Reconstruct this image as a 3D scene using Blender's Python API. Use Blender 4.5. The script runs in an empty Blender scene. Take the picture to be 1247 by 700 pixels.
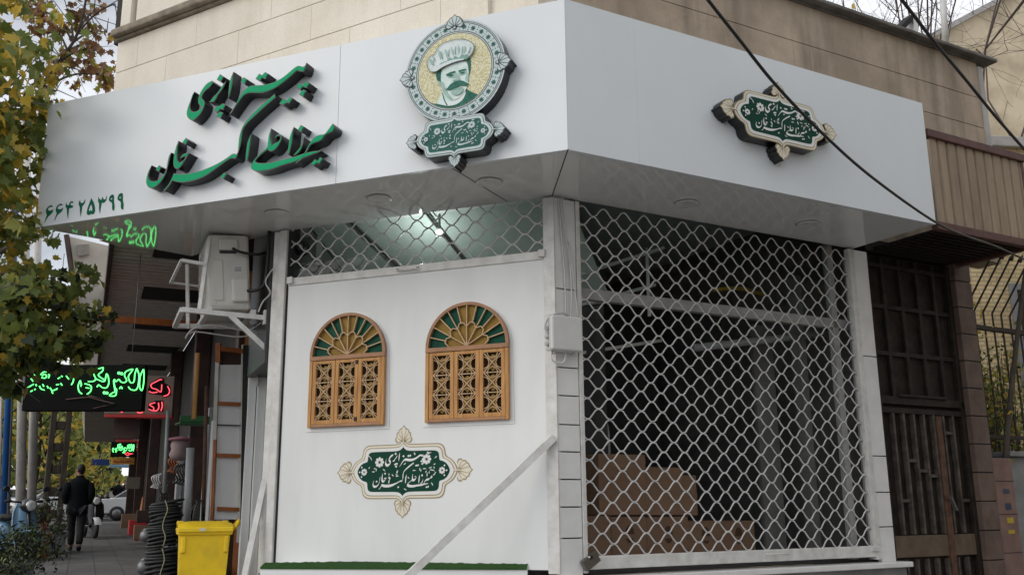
import bpy, bmesh, math, random
from mathutils import Vector, Matrix, noise
from mathutils.geometry import tessellate_polygon
random.seed(7)
scene = bpy.context.scene
col = scene.collection
rad = math.radians

# ------------------------------------------------------------------ camera
H = 1.22                                   # eye height above z = 0
FPX, CX, CY = 1150.0, 623.5, 350.0         # focal length and centre in photo pixels (1247 x 700)
pitch, roll = rad(13.19), rad(0.47)
c_, s_ = math.cos(pitch), math.sin(pitch)
cr, sr = math.cos(roll), math.sin(roll)
V_R = Vector((cr, s_*sr, -c_*sr)); V_U = Vector((sr, -s_*cr, c_*cr)); V_F = Vector((0, c_, s_))
EYE = Vector((0, 0, H))
cam = bpy.data.cameras.new('camera')
cam.sensor_width = 36; cam.lens = FPX/1247*36; cam.clip_start = .05; cam.clip_end = 3000
camo = bpy.data.objects.new('camera', cam); col.objects.link(camo)
camo.matrix_world = Matrix(((V_R.x, V_U.x, -V_F.x, EYE.x), (V_R.y, V_U.y, -V_F.y, EYE.y), (V_R.z, V_U.z, -V_F.z, EYE.z), (0, 0, 0, 1)))
scene.camera = camo

# ------------------------------------------------------------------ world, sun, exposure
SUN_EL, SUN_AZ = rad(31), rad(243)         # azimuth clockwise from +y : light from behind-left
w = bpy.data.worlds.new('World'); scene.world = w; w.use_nodes = True
nt = w.node_tree; nt.nodes.clear()
out = nt.nodes.new('ShaderNodeOutputWorld'); bg = nt.nodes.new('ShaderNodeBackground')
sky = nt.nodes.new('ShaderNodeTexSky'); sky.sky_type = 'NISHITA'; sky.sun_disc = False
sky.sun_elevation = SUN_EL; sky.sun_rotation = SUN_AZ; sky.air_density = 1.0; sky.dust_density = 3.0
tc = nt.nodes.new('ShaderNodeTexCoord')
mp = nt.nodes.new('ShaderNodeMapping'); mp.inputs['Scale'].default_value = (1, 1, 1.9)
ns = nt.nodes.new('ShaderNodeTexNoise'); ns.inputs['Scale'].default_value = 3.4; ns.inputs['Detail'].default_value = 9; ns.inputs['Roughness'].default_value = .56
rp = nt.nodes.new('ShaderNodeValToRGB'); rp.color_ramp.elements[0].color = (.22, .22, .22, 1); rp.color_ramp.elements[0].position = .33; rp.color_ramp.elements[1].position = .55
mx = nt.nodes.new('ShaderNodeMixRGB'); mx.inputs['Color2'].default_value = (13.5, 13.9, 14.6, 1)
ln = nt.links.new
ln(tc.outputs['Generated'], mp.inputs['Vector']); ln(mp.outputs['Vector'], ns.inputs['Vector']); ln(ns.outputs['Fac'], rp.inputs['Fac'])
ln(rp.outputs['Color'], mx.inputs['Fac']); ln(sky.outputs['Color'], mx.inputs['Color1']); ln(mx.outputs['Color'], bg.inputs['Color'])
bg.inputs['Strength'].default_value = .135
ln(bg.outputs['Background'], out.inputs['Surface'])
sun = bpy.data.lights.new('sun', 'SUN'); sun.energy = 1.75; sun.angle = rad(40); sun.color = (1, .97, .93)
suno = bpy.data.objects.new('sun', sun); col.objects.link(suno)
sd = Vector((math.sin(SUN_AZ)*math.cos(SUN_EL), math.cos(SUN_AZ)*math.cos(SUN_EL), math.sin(SUN_EL)))
suno.rotation_euler = sd.to_track_quat('Z', 'Y').to_euler(); suno.location = (-8, -8, 20)
vs = scene.view_settings; vs.view_transform = 'Standard'; vs.look = 'None'; vs.gamma = 1; vs.exposure = -0.74
vs.use_curve_mapping = False
scene.cycles.max_bounces = 6; scene.cycles.transparent_max_bounces = 12
scene.cycles.sample_clamp_indirect = 4

# ------------------------------------------------------------------ materials
M = {}
def mat(name, color, rough=.6, metal=0., var=.15, scale=8., bump=0., bscale=None, color2=None, stretch=(1, 1, 1), spec=.5, emit=None, estr=0., trans=0., coat=0., detail=5., lo=.35, hi=.7):
    """Principled material whose colour wanders with noise between color and color2 (or color darkened by var)."""
    m = bpy.data.materials.new(name); m.use_nodes = True; t = m.node_tree
    b = t.nodes['Principled BSDF']
    b.inputs['Roughness'].default_value = rough; b.inputs['Metallic'].default_value = metal
    b.inputs['Specular IOR Level'].default_value = spec; b.inputs['Coat Weight'].default_value = coat
    cc = t.nodes.new('ShaderNodeTexCoord'); mm = t.nodes.new('ShaderNodeMapping'); mm.inputs['Scale'].default_value = stretch
    t.links.new(cc.outputs['Object'], mm.inputs['Vector'])
    n = t.nodes.new('ShaderNodeTexNoise'); n.inputs['Scale'].default_value = scale; n.inputs['Detail'].default_value = detail; n.inputs['Roughness'].default_value = .6
    t.links.new(mm.outputs['Vector'], n.inputs['Vector'])
    r = t.nodes.new('ShaderNodeValToRGB')
    c2 = color2 if color2 else tuple(max(0, x*(1-var)) for x in color)
    r.color_ramp.elements[0].color = (*c2, 1); r.color_ramp.elements[0].position = lo
    r.color_ramp.elements[1].color = (*color, 1); r.color_ramp.elements[1].position = hi
    t.links.new(n.outputs['Fac'], r.inputs['Fac']); t.links.new(r.outputs['Color'], b.inputs['Base Color'])
    if bump:
        n2 = t.nodes.new('ShaderNodeTexNoise'); n2.inputs['Scale'].default_value = bscale or scale*4; n2.inputs['Detail'].default_value = 4
        t.links.new(mm.outputs['Vector'], n2.inputs['Vector'])
        bp = t.nodes.new('ShaderNodeBump'); bp.inputs['Strength'].default_value = bump; bp.inputs['Distance'].default_value = .02
        t.links.new(n2.outputs['Fac'], bp.inputs['Height']); t.links.new(bp.outputs['Normal'], b.inputs['Normal'])
    if emit:
        b.inputs['Emission Color'].default_value = (*emit, 1); b.inputs['Emission Strength'].default_value = estr
    if trans:
        o = t.nodes['Material Output']; tr = t.nodes.new('ShaderNodeBsdfTranslucent'); ms = t.nodes.new('ShaderNodeMixShader')
        t.links.new(r.outputs['Color'], tr.inputs['Color']); ms.inputs['Fac'].default_value = trans
        t.links.new(b.outputs['BSDF'], ms.inputs[1]); t.links.new(tr.outputs['BSDF'], ms.inputs[2]); t.links.new(ms.outputs['Shader'], o.inputs['Surface'])
    M[name] = m
    return m
def stained(name, base, stain, rough, sx, amount=.75, base2=None, drip=True):
    """stone with blotches, vertical soot runs and fine grain"""
    m = bpy.data.materials.new(name); m.use_nodes = True; t = m.node_tree; b = t.nodes['Principled BSDF']; b.inputs['Roughness'].default_value = rough
    cc = t.nodes.new('ShaderNodeTexCoord')
    def nz(sc, st, det=6):
        q = t.nodes.new('ShaderNodeMapping'); q.inputs['Scale'].default_value = st; t.links.new(cc.outputs['Object'], q.inputs['Vector'])
        n = t.nodes.new('ShaderNodeTexNoise'); n.inputs['Scale'].default_value = sc; n.inputs['Detail'].default_value = det; n.inputs['Roughness'].default_value = .62
        t.links.new(q.outputs['Vector'], n.inputs['Vector']); return n
    a = nz(1.6, (1, 1, 1)); r1 = t.nodes.new('ShaderNodeValToRGB')
    r1.color_ramp.elements[0].color = (*(base2 or tuple(x*.8 for x in base)), 1); r1.color_ramp.elements[1].color = (*base, 1)
    r1.color_ramp.elements[0].position = .35; r1.color_ramp.elements[1].position = .65
    t.links.new(a.outputs['Fac'], r1.inputs['Fac'])
    d = nz(sx, (1, 1, .12 if drip else 1), 8); r2 = t.nodes.new('ShaderNodeValToRGB')
    r2.color_ramp.elements[0].color = (0, 0, 0, 1); r2.color_ramp.elements[1].color = (amount,)*3+(1,); r2.color_ramp.elements[0].position = .48; r2.color_ramp.elements[1].position = .75
    t.links.new(d.outputs['Fac'], r2.inputs['Fac'])
    x = t.nodes.new('ShaderNodeMixRGB'); x.inputs['Color2'].default_value = (*stain, 1)
    t.links.new(r2.outputs['Color'], x.inputs['Fac']); t.links.new(r1.outputs['Color'], x.inputs['Color1'])
    g = nz(60, (1, 1, 2.5), 3); x2 = t.nodes.new('ShaderNodeMixRGB'); x2.blend_type = 'MULTIPLY'; x2.inputs['Fac'].default_value = .35
    r3 = t.nodes.new('ShaderNodeValToRGB'); r3.color_ramp.elements[0].position = .3; r3.color_ramp.elements[0].color = (.55, .52, .48, 1); r3.color_ramp.elements[1].position = .55
    t.links.new(g.outputs['Fac'], r3.inputs['Fac']); t.links.new(x.outputs['Color'], x2.inputs['Color1']); t.links.new(r3.outputs['Color'], x2.inputs['Color2'])
    t.links.new(x2.outputs['Color'], b.inputs['Base Color'])
    bp = t.nodes.new('ShaderNodeBump'); bp.inputs['Strength'].default_value = .25; bp.inputs['Distance'].default_value = .01
    t.links.new(g.outputs['Fac'], bp.inputs['Height']); t.links.new(bp.outputs['Normal'], b.inputs['Normal'])
    M[name] = m; return m
def bricks(name, c1, c2, mortar, scale, rough=.8, bw=.5, rh=.25):
    m = bpy.data.materials.new(name); m.use_nodes = True; t = m.node_tree; b = t.nodes['Principled BSDF']; b.inputs['Roughness'].default_value = rough
    cc = t.nodes.new('ShaderNodeTexCoord'); br = t.nodes.new('ShaderNodeTexBrick')
    t.links.new(cc.outputs['UV'], br.inputs['Vector'])
    br.inputs['Color1'].default_value = (*c1, 1); br.inputs['Color2'].default_value = (*c2, 1); br.inputs['Mortar'].default_value = (*mortar, 1)
    br.inputs['Scale'].default_value = scale; br.inputs['Mortar Size'].default_value = .015; br.inputs['Brick Width'].default_value = bw; br.inputs['Row Height'].default_value = rh
    n = t.nodes.new('ShaderNodeTexNoise'); n.inputs['Scale'].default_value = 1.3; n.inputs['Detail'].default_value = 7
    t.links.new(cc.outputs['Object'], n.inputs['Vector'])
    x = t.nodes.new('ShaderNodeMixRGB'); x.blend_type = 'MULTIPLY'; x.inputs['Fac'].default_value = .6
    r = t.nodes.new('ShaderNodeValToRGB'); r.color_ramp.elements[0].color = (.5, .48, .45, 1); r.color_ramp.elements[0].position = .35; r.color_ramp.elements[1].position = .6
    t.links.new(n.outputs['Fac'], r.inputs['Fac']); t.links.new(br.outputs['Color'], x.inputs['Color1']); t.links.new(r.outputs['Color'], x.inputs['Color2'])
    t.links.new(x.outputs['Color'], b.inputs['Base Color'])
    bp = t.nodes.new('ShaderNodeBump'); bp.inputs['Strength'].default_value = .4; bp.inputs['Distance'].default_value = .01; bp.invert = True
    t.links.new(br.outputs['Fac'], bp.inputs['Height']); t.links.new(bp.outputs['Normal'], b.inputs['Normal'])
    M[name] = m; return m
def glassmat(name, tint=(1, 1, 1), refl=.9, base=.06):
    m = bpy.data.materials.new(name); m.use_nodes = True; t = m.node_tree; o = t.nodes['Material Output']
    t.nodes.remove(t.nodes['Principled BSDF'])
    tr = t.nodes.new('ShaderNodeBsdfTransparent'); tr.inputs['Color'].default_value = (*tint, 1)
    gl = t.nodes.new('ShaderNodeBsdfGlossy'); gl.inputs['Roughness'].default_value = .02
    fr = t.nodes.new('ShaderNodeFresnel'); fr.inputs['IOR'].default_value = 1.22
    ms = t.nodes.new('ShaderNodeMixShader'); t.links.new(fr.outputs['Fac'], ms.inputs['Fac'])
    t.links.new(tr.outputs['BSDF'], ms.inputs[1]); t.links.new(gl.outputs['BSDF'], ms.inputs[2]); t.links.new(ms.outputs['Shader'], o.inputs['Surface'])
    M[name] = m; return m

mat('fascia_white', (.74, .785, .81), .30, color2=(.69, .73, .755), scale=.9, spec=.4, bump=.035, bscale=1.1, stretch=(1, 1, .6))
mat('soffit_panel', (.78, .78, .765), .04, var=.08, scale=1.5, spec=.42, bump=.004, bscale=2.2)
mat('white_paint', (.80, .815, .81), .42, var=.06, scale=2.5, bump=.008, bscale=3)
mat('wall_paint', (.76, .78, .775), .45, color2=(.68, .70, .69), scale=1.5, stretch=(1.6, 1.6, .35), detail=9, lo=.3, hi=.6, bump=.006, bscale=5)
mat('white_steel', (.74, .74, .72), .4, var=.16, scale=9, color2=(.56, .55, .52))
mat('grille_steel', (.66, .65, .635), .42, var=.2, scale=14)
mat('tile_white', (.78, .78, .765), .3, var=.12, scale=5)
mat('joint_dark', (.03, .03, .03), .9)
mat('letter_side', (.010, .010, .011), .28, var=.3)
mat('letter_face', (.002, .38, .16), .6, spec=.15, var=.15, scale=4)
mat('digit_green', (.003, .13, .065), .6, var=.1, spec=.15)
mat('logo_green', (.004, .055, .034), .6, var=.15, spec=.15)
mat('logo_green_soft', (.03, .125, .108), .6, spec=.2, var=.15)
mat('logo_tan', (.36, .285, .15), .5, var=.1)
mat('logo_cream', (.78, .72, .59), .5, var=.06)
mat('logo_white', (.76, .77, .75), .45, var=.04)
mat('logo_pale', (.50, .60, .60), .45, var=.08, scale=30)
mat('logo_dark', (.03, .055, .06), .45, var=.1)
mat('logo_gold', (.68, .66, .46), .5, color2=(.50, .45, .22), scale=75, detail=2, lo=.47, hi=.53)
mat('skin_print', (.68, .79, .76), .5, color2=(.50, .66, .61), scale=12, lo=.3, hi=.6)
mat('hat_print', (.70, .77, .77), .55, color2=(.52, .63, .62), scale=26, lo=.3, hi=.62)
mat('shade_print', (.20, .40, .34), .5, var=.3, scale=20)
mat('green_print', (.012, .095, .07), .6, color2=(.04, .18, .135), scale=22, spec=.2)
mat('mid_print', (.33, .52, .46), .5, var=.2, scale=22)
mat('wood', (.60, .33, .12), .5, spec=.25, color2=(.40, .19, .065), scale=6, stretch=(6, 6, .7), bump=.08)
mat('wood_light', (.66, .45, .25), .5, var=.25, scale=12)
mat('wood_red', (.42, .21, .10), .5, var=.3, scale=8)
mat('backing_dark', (.035, .02, .01), .9, spec=.1, var=.3)
mat('pane_ochre', (.34, .21, .045), .45, color2=(.25, .15, .03), scale=6, spec=.15)
mat('pane_green', (.004, .085, .05), .45, color2=(.003, .05, .03), scale=6, spec=.12)
stained('stone_cream', (.80, .75, .65), (.50, .44, .35), .75, 3.0, .4, (.72, .66, .56))
mat('joint_stone', (.50, .45, .37), .85)
stained('stone_soot', (.50, .41, .31), (.12, .095, .072), .85, 2.4, .9, (.34, .27, .20))
mat('ledge_dark', (.13, .10, .075), .85, color2=(.05, .04, .03), scale=5, bump=.1)
mat('ledge_grey', (.20, .185, .165), .85, color2=(.10, .09, .08), scale=5, bump=.1)
mat('ledge_stone', (.33, .28, .21), .8, color2=(.16, .13, .10), scale=6, bump=.1)
mat('concrete', (.26, .27, .275), .85, color2=(.18, .18, .175), scale=3, bump=.15)
mat('concrete_pale', (.52, .51, .49), .85, color2=(.36, .35, .33), scale=3, bump=.12)
mat('dark_marble', (.05, .047, .045), .4, color2=(.02, .019, .018), scale=9, detail=9)
mat('brown_steel', (.034, .026, .020), .65, spec=.25, color2=(.013, .010, .008), scale=8, bump=.08)
mat('brown_bar', (.12, .10, .083), .6, spec=.25, color2=(.045, .036, .03), scale=10)
mat('fence_iron', (.055, .038, .028), .8, color2=(.03, .022, .018), scale=12)
mat('rust', (.13, .06, .03), .75, color2=(.06, .03, .02), scale=12)
mat('brown_plate', (.14, .10, .065), .7, color2=(.09, .06, .04), scale=7)
mat('stone_brown', (.155, .105, .082), .75, color2=(.09, .06, .047), scale=4, bump=.1)
mat('stone_pink', (.26, .16, .13), .7, color2=(.17, .10, .085), scale=4)
mat('balcony_panel', (.36, .28, .19), .6, color2=(.23, .17, .115), scale=4, stretch=(1, 1, .3))
mat('balcony_rail', (.13, .055, .045), .55, color2=(.07, .03, .026), scale=10)
mat('carpet', (.075, .17, .055), 1.0, color2=(.035, .085, .026), scale=120, bump=.9, bscale=260, spec=.05)
mat('ac_white', (.66, .65, .60), .45, var=.1, scale=5)
mat('ac_dark', (.04, .04, .04), .6)
mat('cable_black', (.012, .012, .012), .5)
mat('cable_grey', (.55, .55, .55), .5)
mat('box_white', (.66, .66, .64), .45, var=.08)
mat('cardboard', (.29, .175, .11), .85, color2=(.22, .13, .08), scale=2)
mat('tape', (.25, .155, .10), .5)
mat('interior_wall', (.19, .19, .18), .9, var=.4, scale=3)
mat('interior_dark', (.075, .075, .073), .9, var=.4, scale=3)
mat('ceiling_pale', (.66, .72, .69), .7, var=.1)
mat('yellow_plastic', (.90, .61, .008), .42, color2=(.62, .42, .02), scale=3, lo=.28, hi=.52, detail=9)
mat('orange_steel', (.42, .13, .02), .5, color2=(.28, .075, .015), scale=10)
mat('slat_grey', (.80, .73, .66), .7, color2=(.62, .55, .50), scale=6)
mat('slat_dark', (.016, .014, .013), .8)
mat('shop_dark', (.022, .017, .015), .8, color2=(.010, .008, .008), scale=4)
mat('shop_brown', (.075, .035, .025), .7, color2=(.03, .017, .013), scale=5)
mat('wing_cream', (.50, .46, .40), .7, color2=(.40, .365, .31), scale=2)
mat('panel_pale', (.88, .88, .88), .6, color2=(.80, .80, .80), scale=3)
mat('hose_black', (.014, .016, .016), .5, var=.3)
mat('twine', (.45, .42, .25), .8)
mat('pvc_grey', (.34, .35, .36), .5)
mat('tin', (.20, .205, .21), .5, metal=.7)
mat('neon_board', (.004, .005, .0045), .75, spec=.15)
mat('print_dark', (.10, .055, .03), .8)
mat('neon_green', (.02, .5, .15), .5, emit=(.12, 1.0, .20), estr=5)
mat('neon_red', (.5, .02, .03), .5, emit=(1.0, .08, .11), estr=3.4)
mat('neon_off', (.12, .05, .05), .4)
mat('sign_beige', (.20, .165, .13), .6)
mat('sign_red', (.50, .03, .03), .5)
mat('sign_yellow', (.60, .33, .03), .5)
mat('sign_blue', (.02, .07, .35), .5)
mat('sign_white', (.7, .7, .7), .5)
mat('forecourt', (.30, .29, .28), .85, color2=(.22, .21, .20), scale=2)
mat('pavement', (.15, .142, .135), .8, color2=(.085, .081, .077), scale=1.4, bump=.12, bscale=30, detail=8)
mat('paver_joint', (.04, .038, .036), .9)
mat('asphalt', (.06, .06, .062), .9, color2=(.04, .04, .042), scale=3, bump=.2, bscale=60)
mat('earth', (.09, .075, .055), .95, color2=(.05, .042, .03), scale=2, bump=.2)
mat('bark', (.10, .08, .06), .9, color2=(.045, .036, .028), scale=10, stretch=(1, 1, .3), bump=.4)
mat('bark_pale', (.24, .21, .17), .85, color2=(.14, .12, .10), scale=7, bump=.3)
mat('twig', (.11, .08, .072), .9)
mat('lime_wash', (.74, .72, .67), .85, color2=(.55, .53, .49), scale=5)
mat('leaf_green', (0.199, 0.250, 0.055), .5, color2=(0.106, 0.146, 0.034), scale=1.6, trans=.35)
mat('leaf_yellow', (0.750, 0.491, 0.064), .5, color2=(0.475, 0.364, 0.055), scale=2, trans=.4)
mat('leaf_olive', (0.396, 0.396, 0.081), .5, color2=(0.235, 0.252, 0.053), scale=2, trans=.35)
mat('leaf_brown', (0.331, 0.174, 0.078), .6, color2=(0.191, 0.104, 0.049), scale=2, trans=.25)
mat('leaf_dark', (.024, .042, .016), .6, color2=(.012, .022, .009), scale=3, trans=.2)
mat('cloth_black', (.008, .009, .011), .9, spec=.15, color2=(.004, .005, .006), scale=20, bump=.3)
mat('trouser', (.012, .012, .014), .85, var=.3)
mat('skin', (.38, .22, .15), .55, var=.1)
mat('hair', (.012, .009, .008), .6)
mat('rubber', (.010, .010, .010), .7)
mat('scooter_blue', (.20, .36, .52), .3, var=.08, coat=.4)
mat('scooter_black', (.012, .012, .014), .3, coat=.4)
mat('scooter_white', (.68, .68, .67), .35)
mat('scooter_red', (.22, .04, .035), .4)
mat('chrome', (.6, .6, .6), .15, metal=1)
mat('lamp_glass', (.75, .75, .72), .1, spec=.9)
mat('car_white', (.66, .67, .68), .25, coat=.6, var=.04)
mat('car_glass', (.02, .022, .025), .08, spec=.8)
mat('car_light', (.28, .012, .012), .2)
mat('pole_blue', (.02, .13, .42), .5)
mat('pole_grey', (.25, .26, .27), .5)
mat('planter_wood', (.30, .145, .05), .7, color2=(.19, .09, .03), scale=7)
mat('kerb_stone', (.24, .23, .22), .85, color2=(.15, .145, .14), scale=5, bump=.15)
mat('tray_green', (.02, .12, .035), .5)
mat('bag_pale', (.30, .22, .22), .8)
mat('bag_pink', (.28, .10, .14), .8)
mat('bulb', (.9, .9, .9), .5, emit=(1, .97, .9), estr=5)
mat('steel_lock', (.20, .185, .165), .4, metal=.8)
mat('chair_grey', (.50, .50, .49), .6)
mat('frame_grey', (.42, .42, .41), .5, color2=(.30, .30, .29), scale=8)
mat('hose_yellow', (.45, .28, .02), .5)
mat('sticker_yellow', (.5, .36, .03), .5)
mat('sticker_dark', (.03, .05, .09), .5)
mat('glass_dark', (.015, .017, .02), .05, spec=.8)
bricks('brick_yellow', (.80, .64, .36), (.72, .55, .29), (.50, .41, .26), 1.0, bw=.24, rh=.075)
bricks('plaster_wall', (.74, .62, .44), (.72, .60, .42), (.71, .595, .42), .2)
glassmat('shop_glass', (.80, .88, .86))

# ------------------------------------------------------------------ measuring helpers
def ray(x, y): return V_F + V_R*((x-CX)/FPX) - V_U*((y-CY)/FPX)
def at(x, y, d): return EYE + ray(x, y)*d
def dirv(a): return Vector((math.sin(a), math.cos(a), 0))
class Frame:
    """wall coordinates: u along the wall, v outward from it, z measured from eye level"""
    def __init__(s, o, u, n): s.o, s.u, s.n = o.copy(), u, n; s.o.z = H
    def P(s, u, v, z): return s.o + s.u*u + s.n*v + Vector((0, 0, z))
    def loc(s, p): d = p - s.o; return (d.dot(s.u), d.dot(s.n), d.z)
    def hv(s, x, y, v):
        r = ray(x, y); k = (s.o + s.n*v - EYE).dot(s.n)/r.dot(s.n); q = s.loc(EYE + r*k); return (q[0], q[2])
    def hu(s, x, y, u):
        r = ray(x, y); k = (s.o + s.u*u - EYE).dot(s.u)/r.dot(s.u); q = s.loc(EYE + r*k); return (q[1], q[2])
    def at(s, x, y, d): return s.loc(at(x, y, d))
def outw(d):
    n = Vector((-d.y, d.x, 0)); return n if n.y < 0 else -n
corner = at(677.5, 500, 7.7)
dL, dR, dU, dS = dirv(rad(-69.1)), dirv(rad(61)), dirv(rad(-60)), dirv(rad(-24))
FL = Frame(corner, dL, outw(dL))           # chamfered shop front, u runs to the left
FR = Frame(corner, dR, outw(dR))           # side facade, u runs to the right
FU = Frame(FR.P(-.573, 0, 0), dU, outw(dU))# upper stone wall on the left
FS = Frame(FL.P(2.82, 0, 0), dS, Vector((-dS.y, dS.x, 0)))  # street: u runs up the street, v toward the kerb
SLOPE = .0215
def gz(u): return -1.06 + SLOPE*u          # pavement height in the street frame

class MB:
    def __init__(s): s.v = []; s.f = []; s.m = []; s.uv = None; s.smooth = []; s.cuts = []
    def cut(s): s.cuts.append((len(s.v), len(s.f)))
    def pieces(s):
        c = s.cuts+[(len(s.v), len(s.f))]; out = []
        for (a, fa), (b_, fb) in zip(c[:-1], c[1:]):
            q = MB(); q.v = s.v[a:b_]; q.f = [[i-a for i in f] for f in s.f[fa:fb]]; q.m = s.m[fa:fb]; q.smooth = s.smooth[fa:fb]; out.append(q)
        return out
    def add(s, vs, fs, mi=0, sm=False):
        b = len(s.v); s.v += [Vector(p) for p in vs]
        for f in fs: s.f.append([b+i for i in f]); s.m.append(mi); s.smooth.append(sm)
    def quad(s, a, b, c, d, mi=0): s.add([a, b, c, d], [(0, 1, 2, 3)], mi)
    def hexa(s, p, mi=0): s.add(p, [(0, 3, 2, 1), (4, 5, 6, 7), (0, 1, 5, 4), (1, 2, 6, 5), (2, 3, 7, 6), (3, 0, 4, 7)], mi)
    def box(s, F, u0, u1, v0, v1, z0, z1, mi=0):
        s.cut()
        s.hexa([F.P(u0, v0, z0), F.P(u1, v0, z0), F.P(u1, v1, z0), F.P(u0, v1, z0), F.P(u0, v0, z1), F.P(u1, v0, z1), F.P(u1, v1, z1), F.P(u0, v1, z1)], mi)
    def bevbox(s, F, u0, u1, v0, v1, z0, z1, r=.01, mi=0):
        s.cut()
        bm = bmesh.new(); bmesh.ops.create_cube(bm, size=1)
        for q in bm.verts: q.co = Vector((u0+(q.co.x+.5)*(u1-u0), v0+(q.co.y+.5)*(v1-v0), z0+(q.co.z+.5)*(z1-z0)))
        bmesh.ops.bevel(bm, geom=bm.edges[:], offset=r, segments=2, affect='EDGES', profile=.5)
        bm.verts.index_update()
        s.add([F.P(*q.co) for q in bm.verts], [[q.index for q in f.verts] for f in bm.faces], mi); bm.free()
    def tube(s, pts, r, n=8, mi=0, closed=False, r2=None, cap=True):
        s.cut()
        pts = [Vector(p) for p in pts]; N = len(pts)
        if N < 2: return
        base = len(s.v); up = Vector((0, 0, 1)); prev = None
        for i, p in enumerate(pts):
            if closed: t = pts[(i+1) % N] - pts[i-1]
            else: t = pts[min(i+1, N-1)] - pts[max(i-1, 0)]
            if t.length < 1e-9: t = Vector((0, 0, 1))
            t.normalize()
            if prev is None:
                a = up if abs(t.dot(up)) < .9 else Vector((1, 0, 0)); x = t.cross(a).normalized()
            else: x = (prev - t*prev.dot(t)).normalized()
            prev = x; y = t.cross(x)
            rr = r if r2 is None else r + (r2-r)*i/(N-1)
            if isinstance(r, (list, tuple)): rr = r[i]
            for k in range(n): s.v.append(p + x*(rr*math.cos(2*math.pi*k/n)) + y*(rr*math.sin(2*math.pi*k/n)))
        for i in range(N if closed else N-1):
            j = (i+1) % N
            for k in range(n):
                l = (k+1) % n
                s.f.append([base+i*n+k, base+i*n+l, base+j*n+l, base+j*n+k]); s.m.append(mi); s.smooth.append(n > 4)
        if cap and not closed:
            s.f.append([base+k for k in range(n)][::-1]); s.m.append(mi); s.smooth.append(False)
            s.f.append([base+(N-1)*n+k for k in range(n)]); s.m.append(mi); s.smooth.append(False)
    def bar(s, a, b, wx, wz, mi=0, up=Vector((0, 0, 1))):
        s.cut()
        a, b = Vector(a), Vector(b); t = (b-a).normalized()
        if abs(t.dot(up)) > .95: up = Vector((1, 0, 0))
        x = t.cross(up).normalized()*wx/2; y = x.cross(t).normalized()*wz/2
        s.hexa([a-x-y, a+x-y, a+x+y, a-x+y, b-x-y, b+x-y, b+x+y, b-x+y], mi)
    def lathe(s, o, prof, n=20, mi=0, axis=Vector((0, 0, 1)), caps=True):
        s.cut()
        o = Vector(o); a = Vector(axis).normalized(); x = a.cross(Vector((0, 1, 0)) if abs(a.y) < .9 else Vector((1, 0, 0))).normalized(); y = a.cross(x)
        b = len(s.v); K = len(prof)
        for (r, h) in prof:
            for k in range(n): s.v.append(o + a*h + x*(r*math.cos(2*math.pi*k/n)) + y*(r*math.sin(2*math.pi*k/n)))
        for i in range(K-1):
            for k in range(n):
                l = (k+1) % n; s.f.append([b+i*n+k, b+i*n+l, b+(i+1)*n+l, b+(i+1)*n+k]); s.m.append(mi); s.smooth.append(True)
        if caps:
            s.f.append([b+k for k in range(n)][::-1]); s.m.append(mi); s.smooth.append(False)
            s.f.append([b+(K-1)*n+k for k in range(n)]); s.m.append(mi); s.smooth.append(False)
    def ball(s, o, rx, ry=None, rz=None, n=12, mi=0, F=None):
        s.cut()
        ry = ry or rx; rz = rz or rx; b = len(s.v); o = Vector(o)
        ex, ey = (F.u, F.n) if F else (Vector((1, 0, 0)), Vector((0, 1, 0)))
        R = n//2+1
        for i in range(R):
            t = math.pi*i/(R-1)
            for k in range(n):
                p = 2*math.pi*k/n
                s.v.append(o + ex*(rx*math.sin(t)*math.cos(p)) + ey*(ry*math.sin(t)*math.sin(p)) + Vector((0, 0, rz*math.cos(t))))
        for i in range(R-1):
            for k in range(n):
                l = (k+1) % n; s.f.append([b+i*n+k, b+(i+1)*n+k, b+(i+1)*n+l, b+i*n+l]); s.m.append(mi); s.smooth.append(True)
    def poly(s, F, pts, v0, v1=None, mi=0, side=None, holes=()):
        """flat outline in (u, z) of frame F at offset v0; with v1 it is extruded from v1 (back) to v0 (front)"""
        s.cut()
        loops = [list(pts)] + [list(h) for h in holes]
        flat = [p for l in loops for p in l]
        tri = tessellate_polygon([[Vector((p[0], p[1], 0)) for p in l] for l in loops])
        s.add([F.P(p[0], v0, p[1]) for p in flat], [tuple(t) for t in tri], mi)
        if v1 is not None:
            sm = mi if side is None else side
            for l in loops:
                n = len(l); b = len(s.v)
                s.v += [F.P(p[0], v0, p[1]) for p in l] + [F.P(p[0], v1, p[1]) for p in l]
                for i in range(n):
                    j = (i+1) % n; s.f.append([b+i, b+j, b+n+j, b+n+i]); s.m.append(sm); s.smooth.append(False)
    def build(s, name, mats, parent=None, origin=None, uvF=None):
        if not isinstance(mats, (list, tuple)): mats = [mats]
        if parent is not None: o3 = ORIG[parent.name]
        else: o3 = Vector(origin) if origin is not None else Vector((0, 0, 0))
        me = bpy.data.meshes.new(name)
        me.from_pydata([tuple(p - o3) for p in s.v], [], s.f)
        for q in mats: me.materials.append(M[q])
        for p, mi, sm in zip(me.polygons, s.m, s.smooth): p.material_index = mi; p.use_smooth = sm
        if uvF is not None:
            uvl = me.uv_layers.new(name='UVMap')
            for lp in me.loops:
                q = uvF.loc(s.v[lp.vertex_index]); uvl.data[lp.index].uv = (q[0]+q[1], q[2])
        ob = bpy.data.objects.new(name, me); col.objects.link(ob)
        if parent is not None: ob.parent = parent
        else: ob.location = o3
        ORIG[ob.name] = o3
        return ob
ORIG = {}
def thing(name, label, cat, loc, group=None):
    o = bpy.data.objects.new(name, None); col.objects.link(o); o.location = loc; o.empty_display_size = .2
    o['label'] = label; o['category'] = cat
    if group: o['group'] = group
    ORIG[o.name] = Vector(loc); return o
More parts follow.
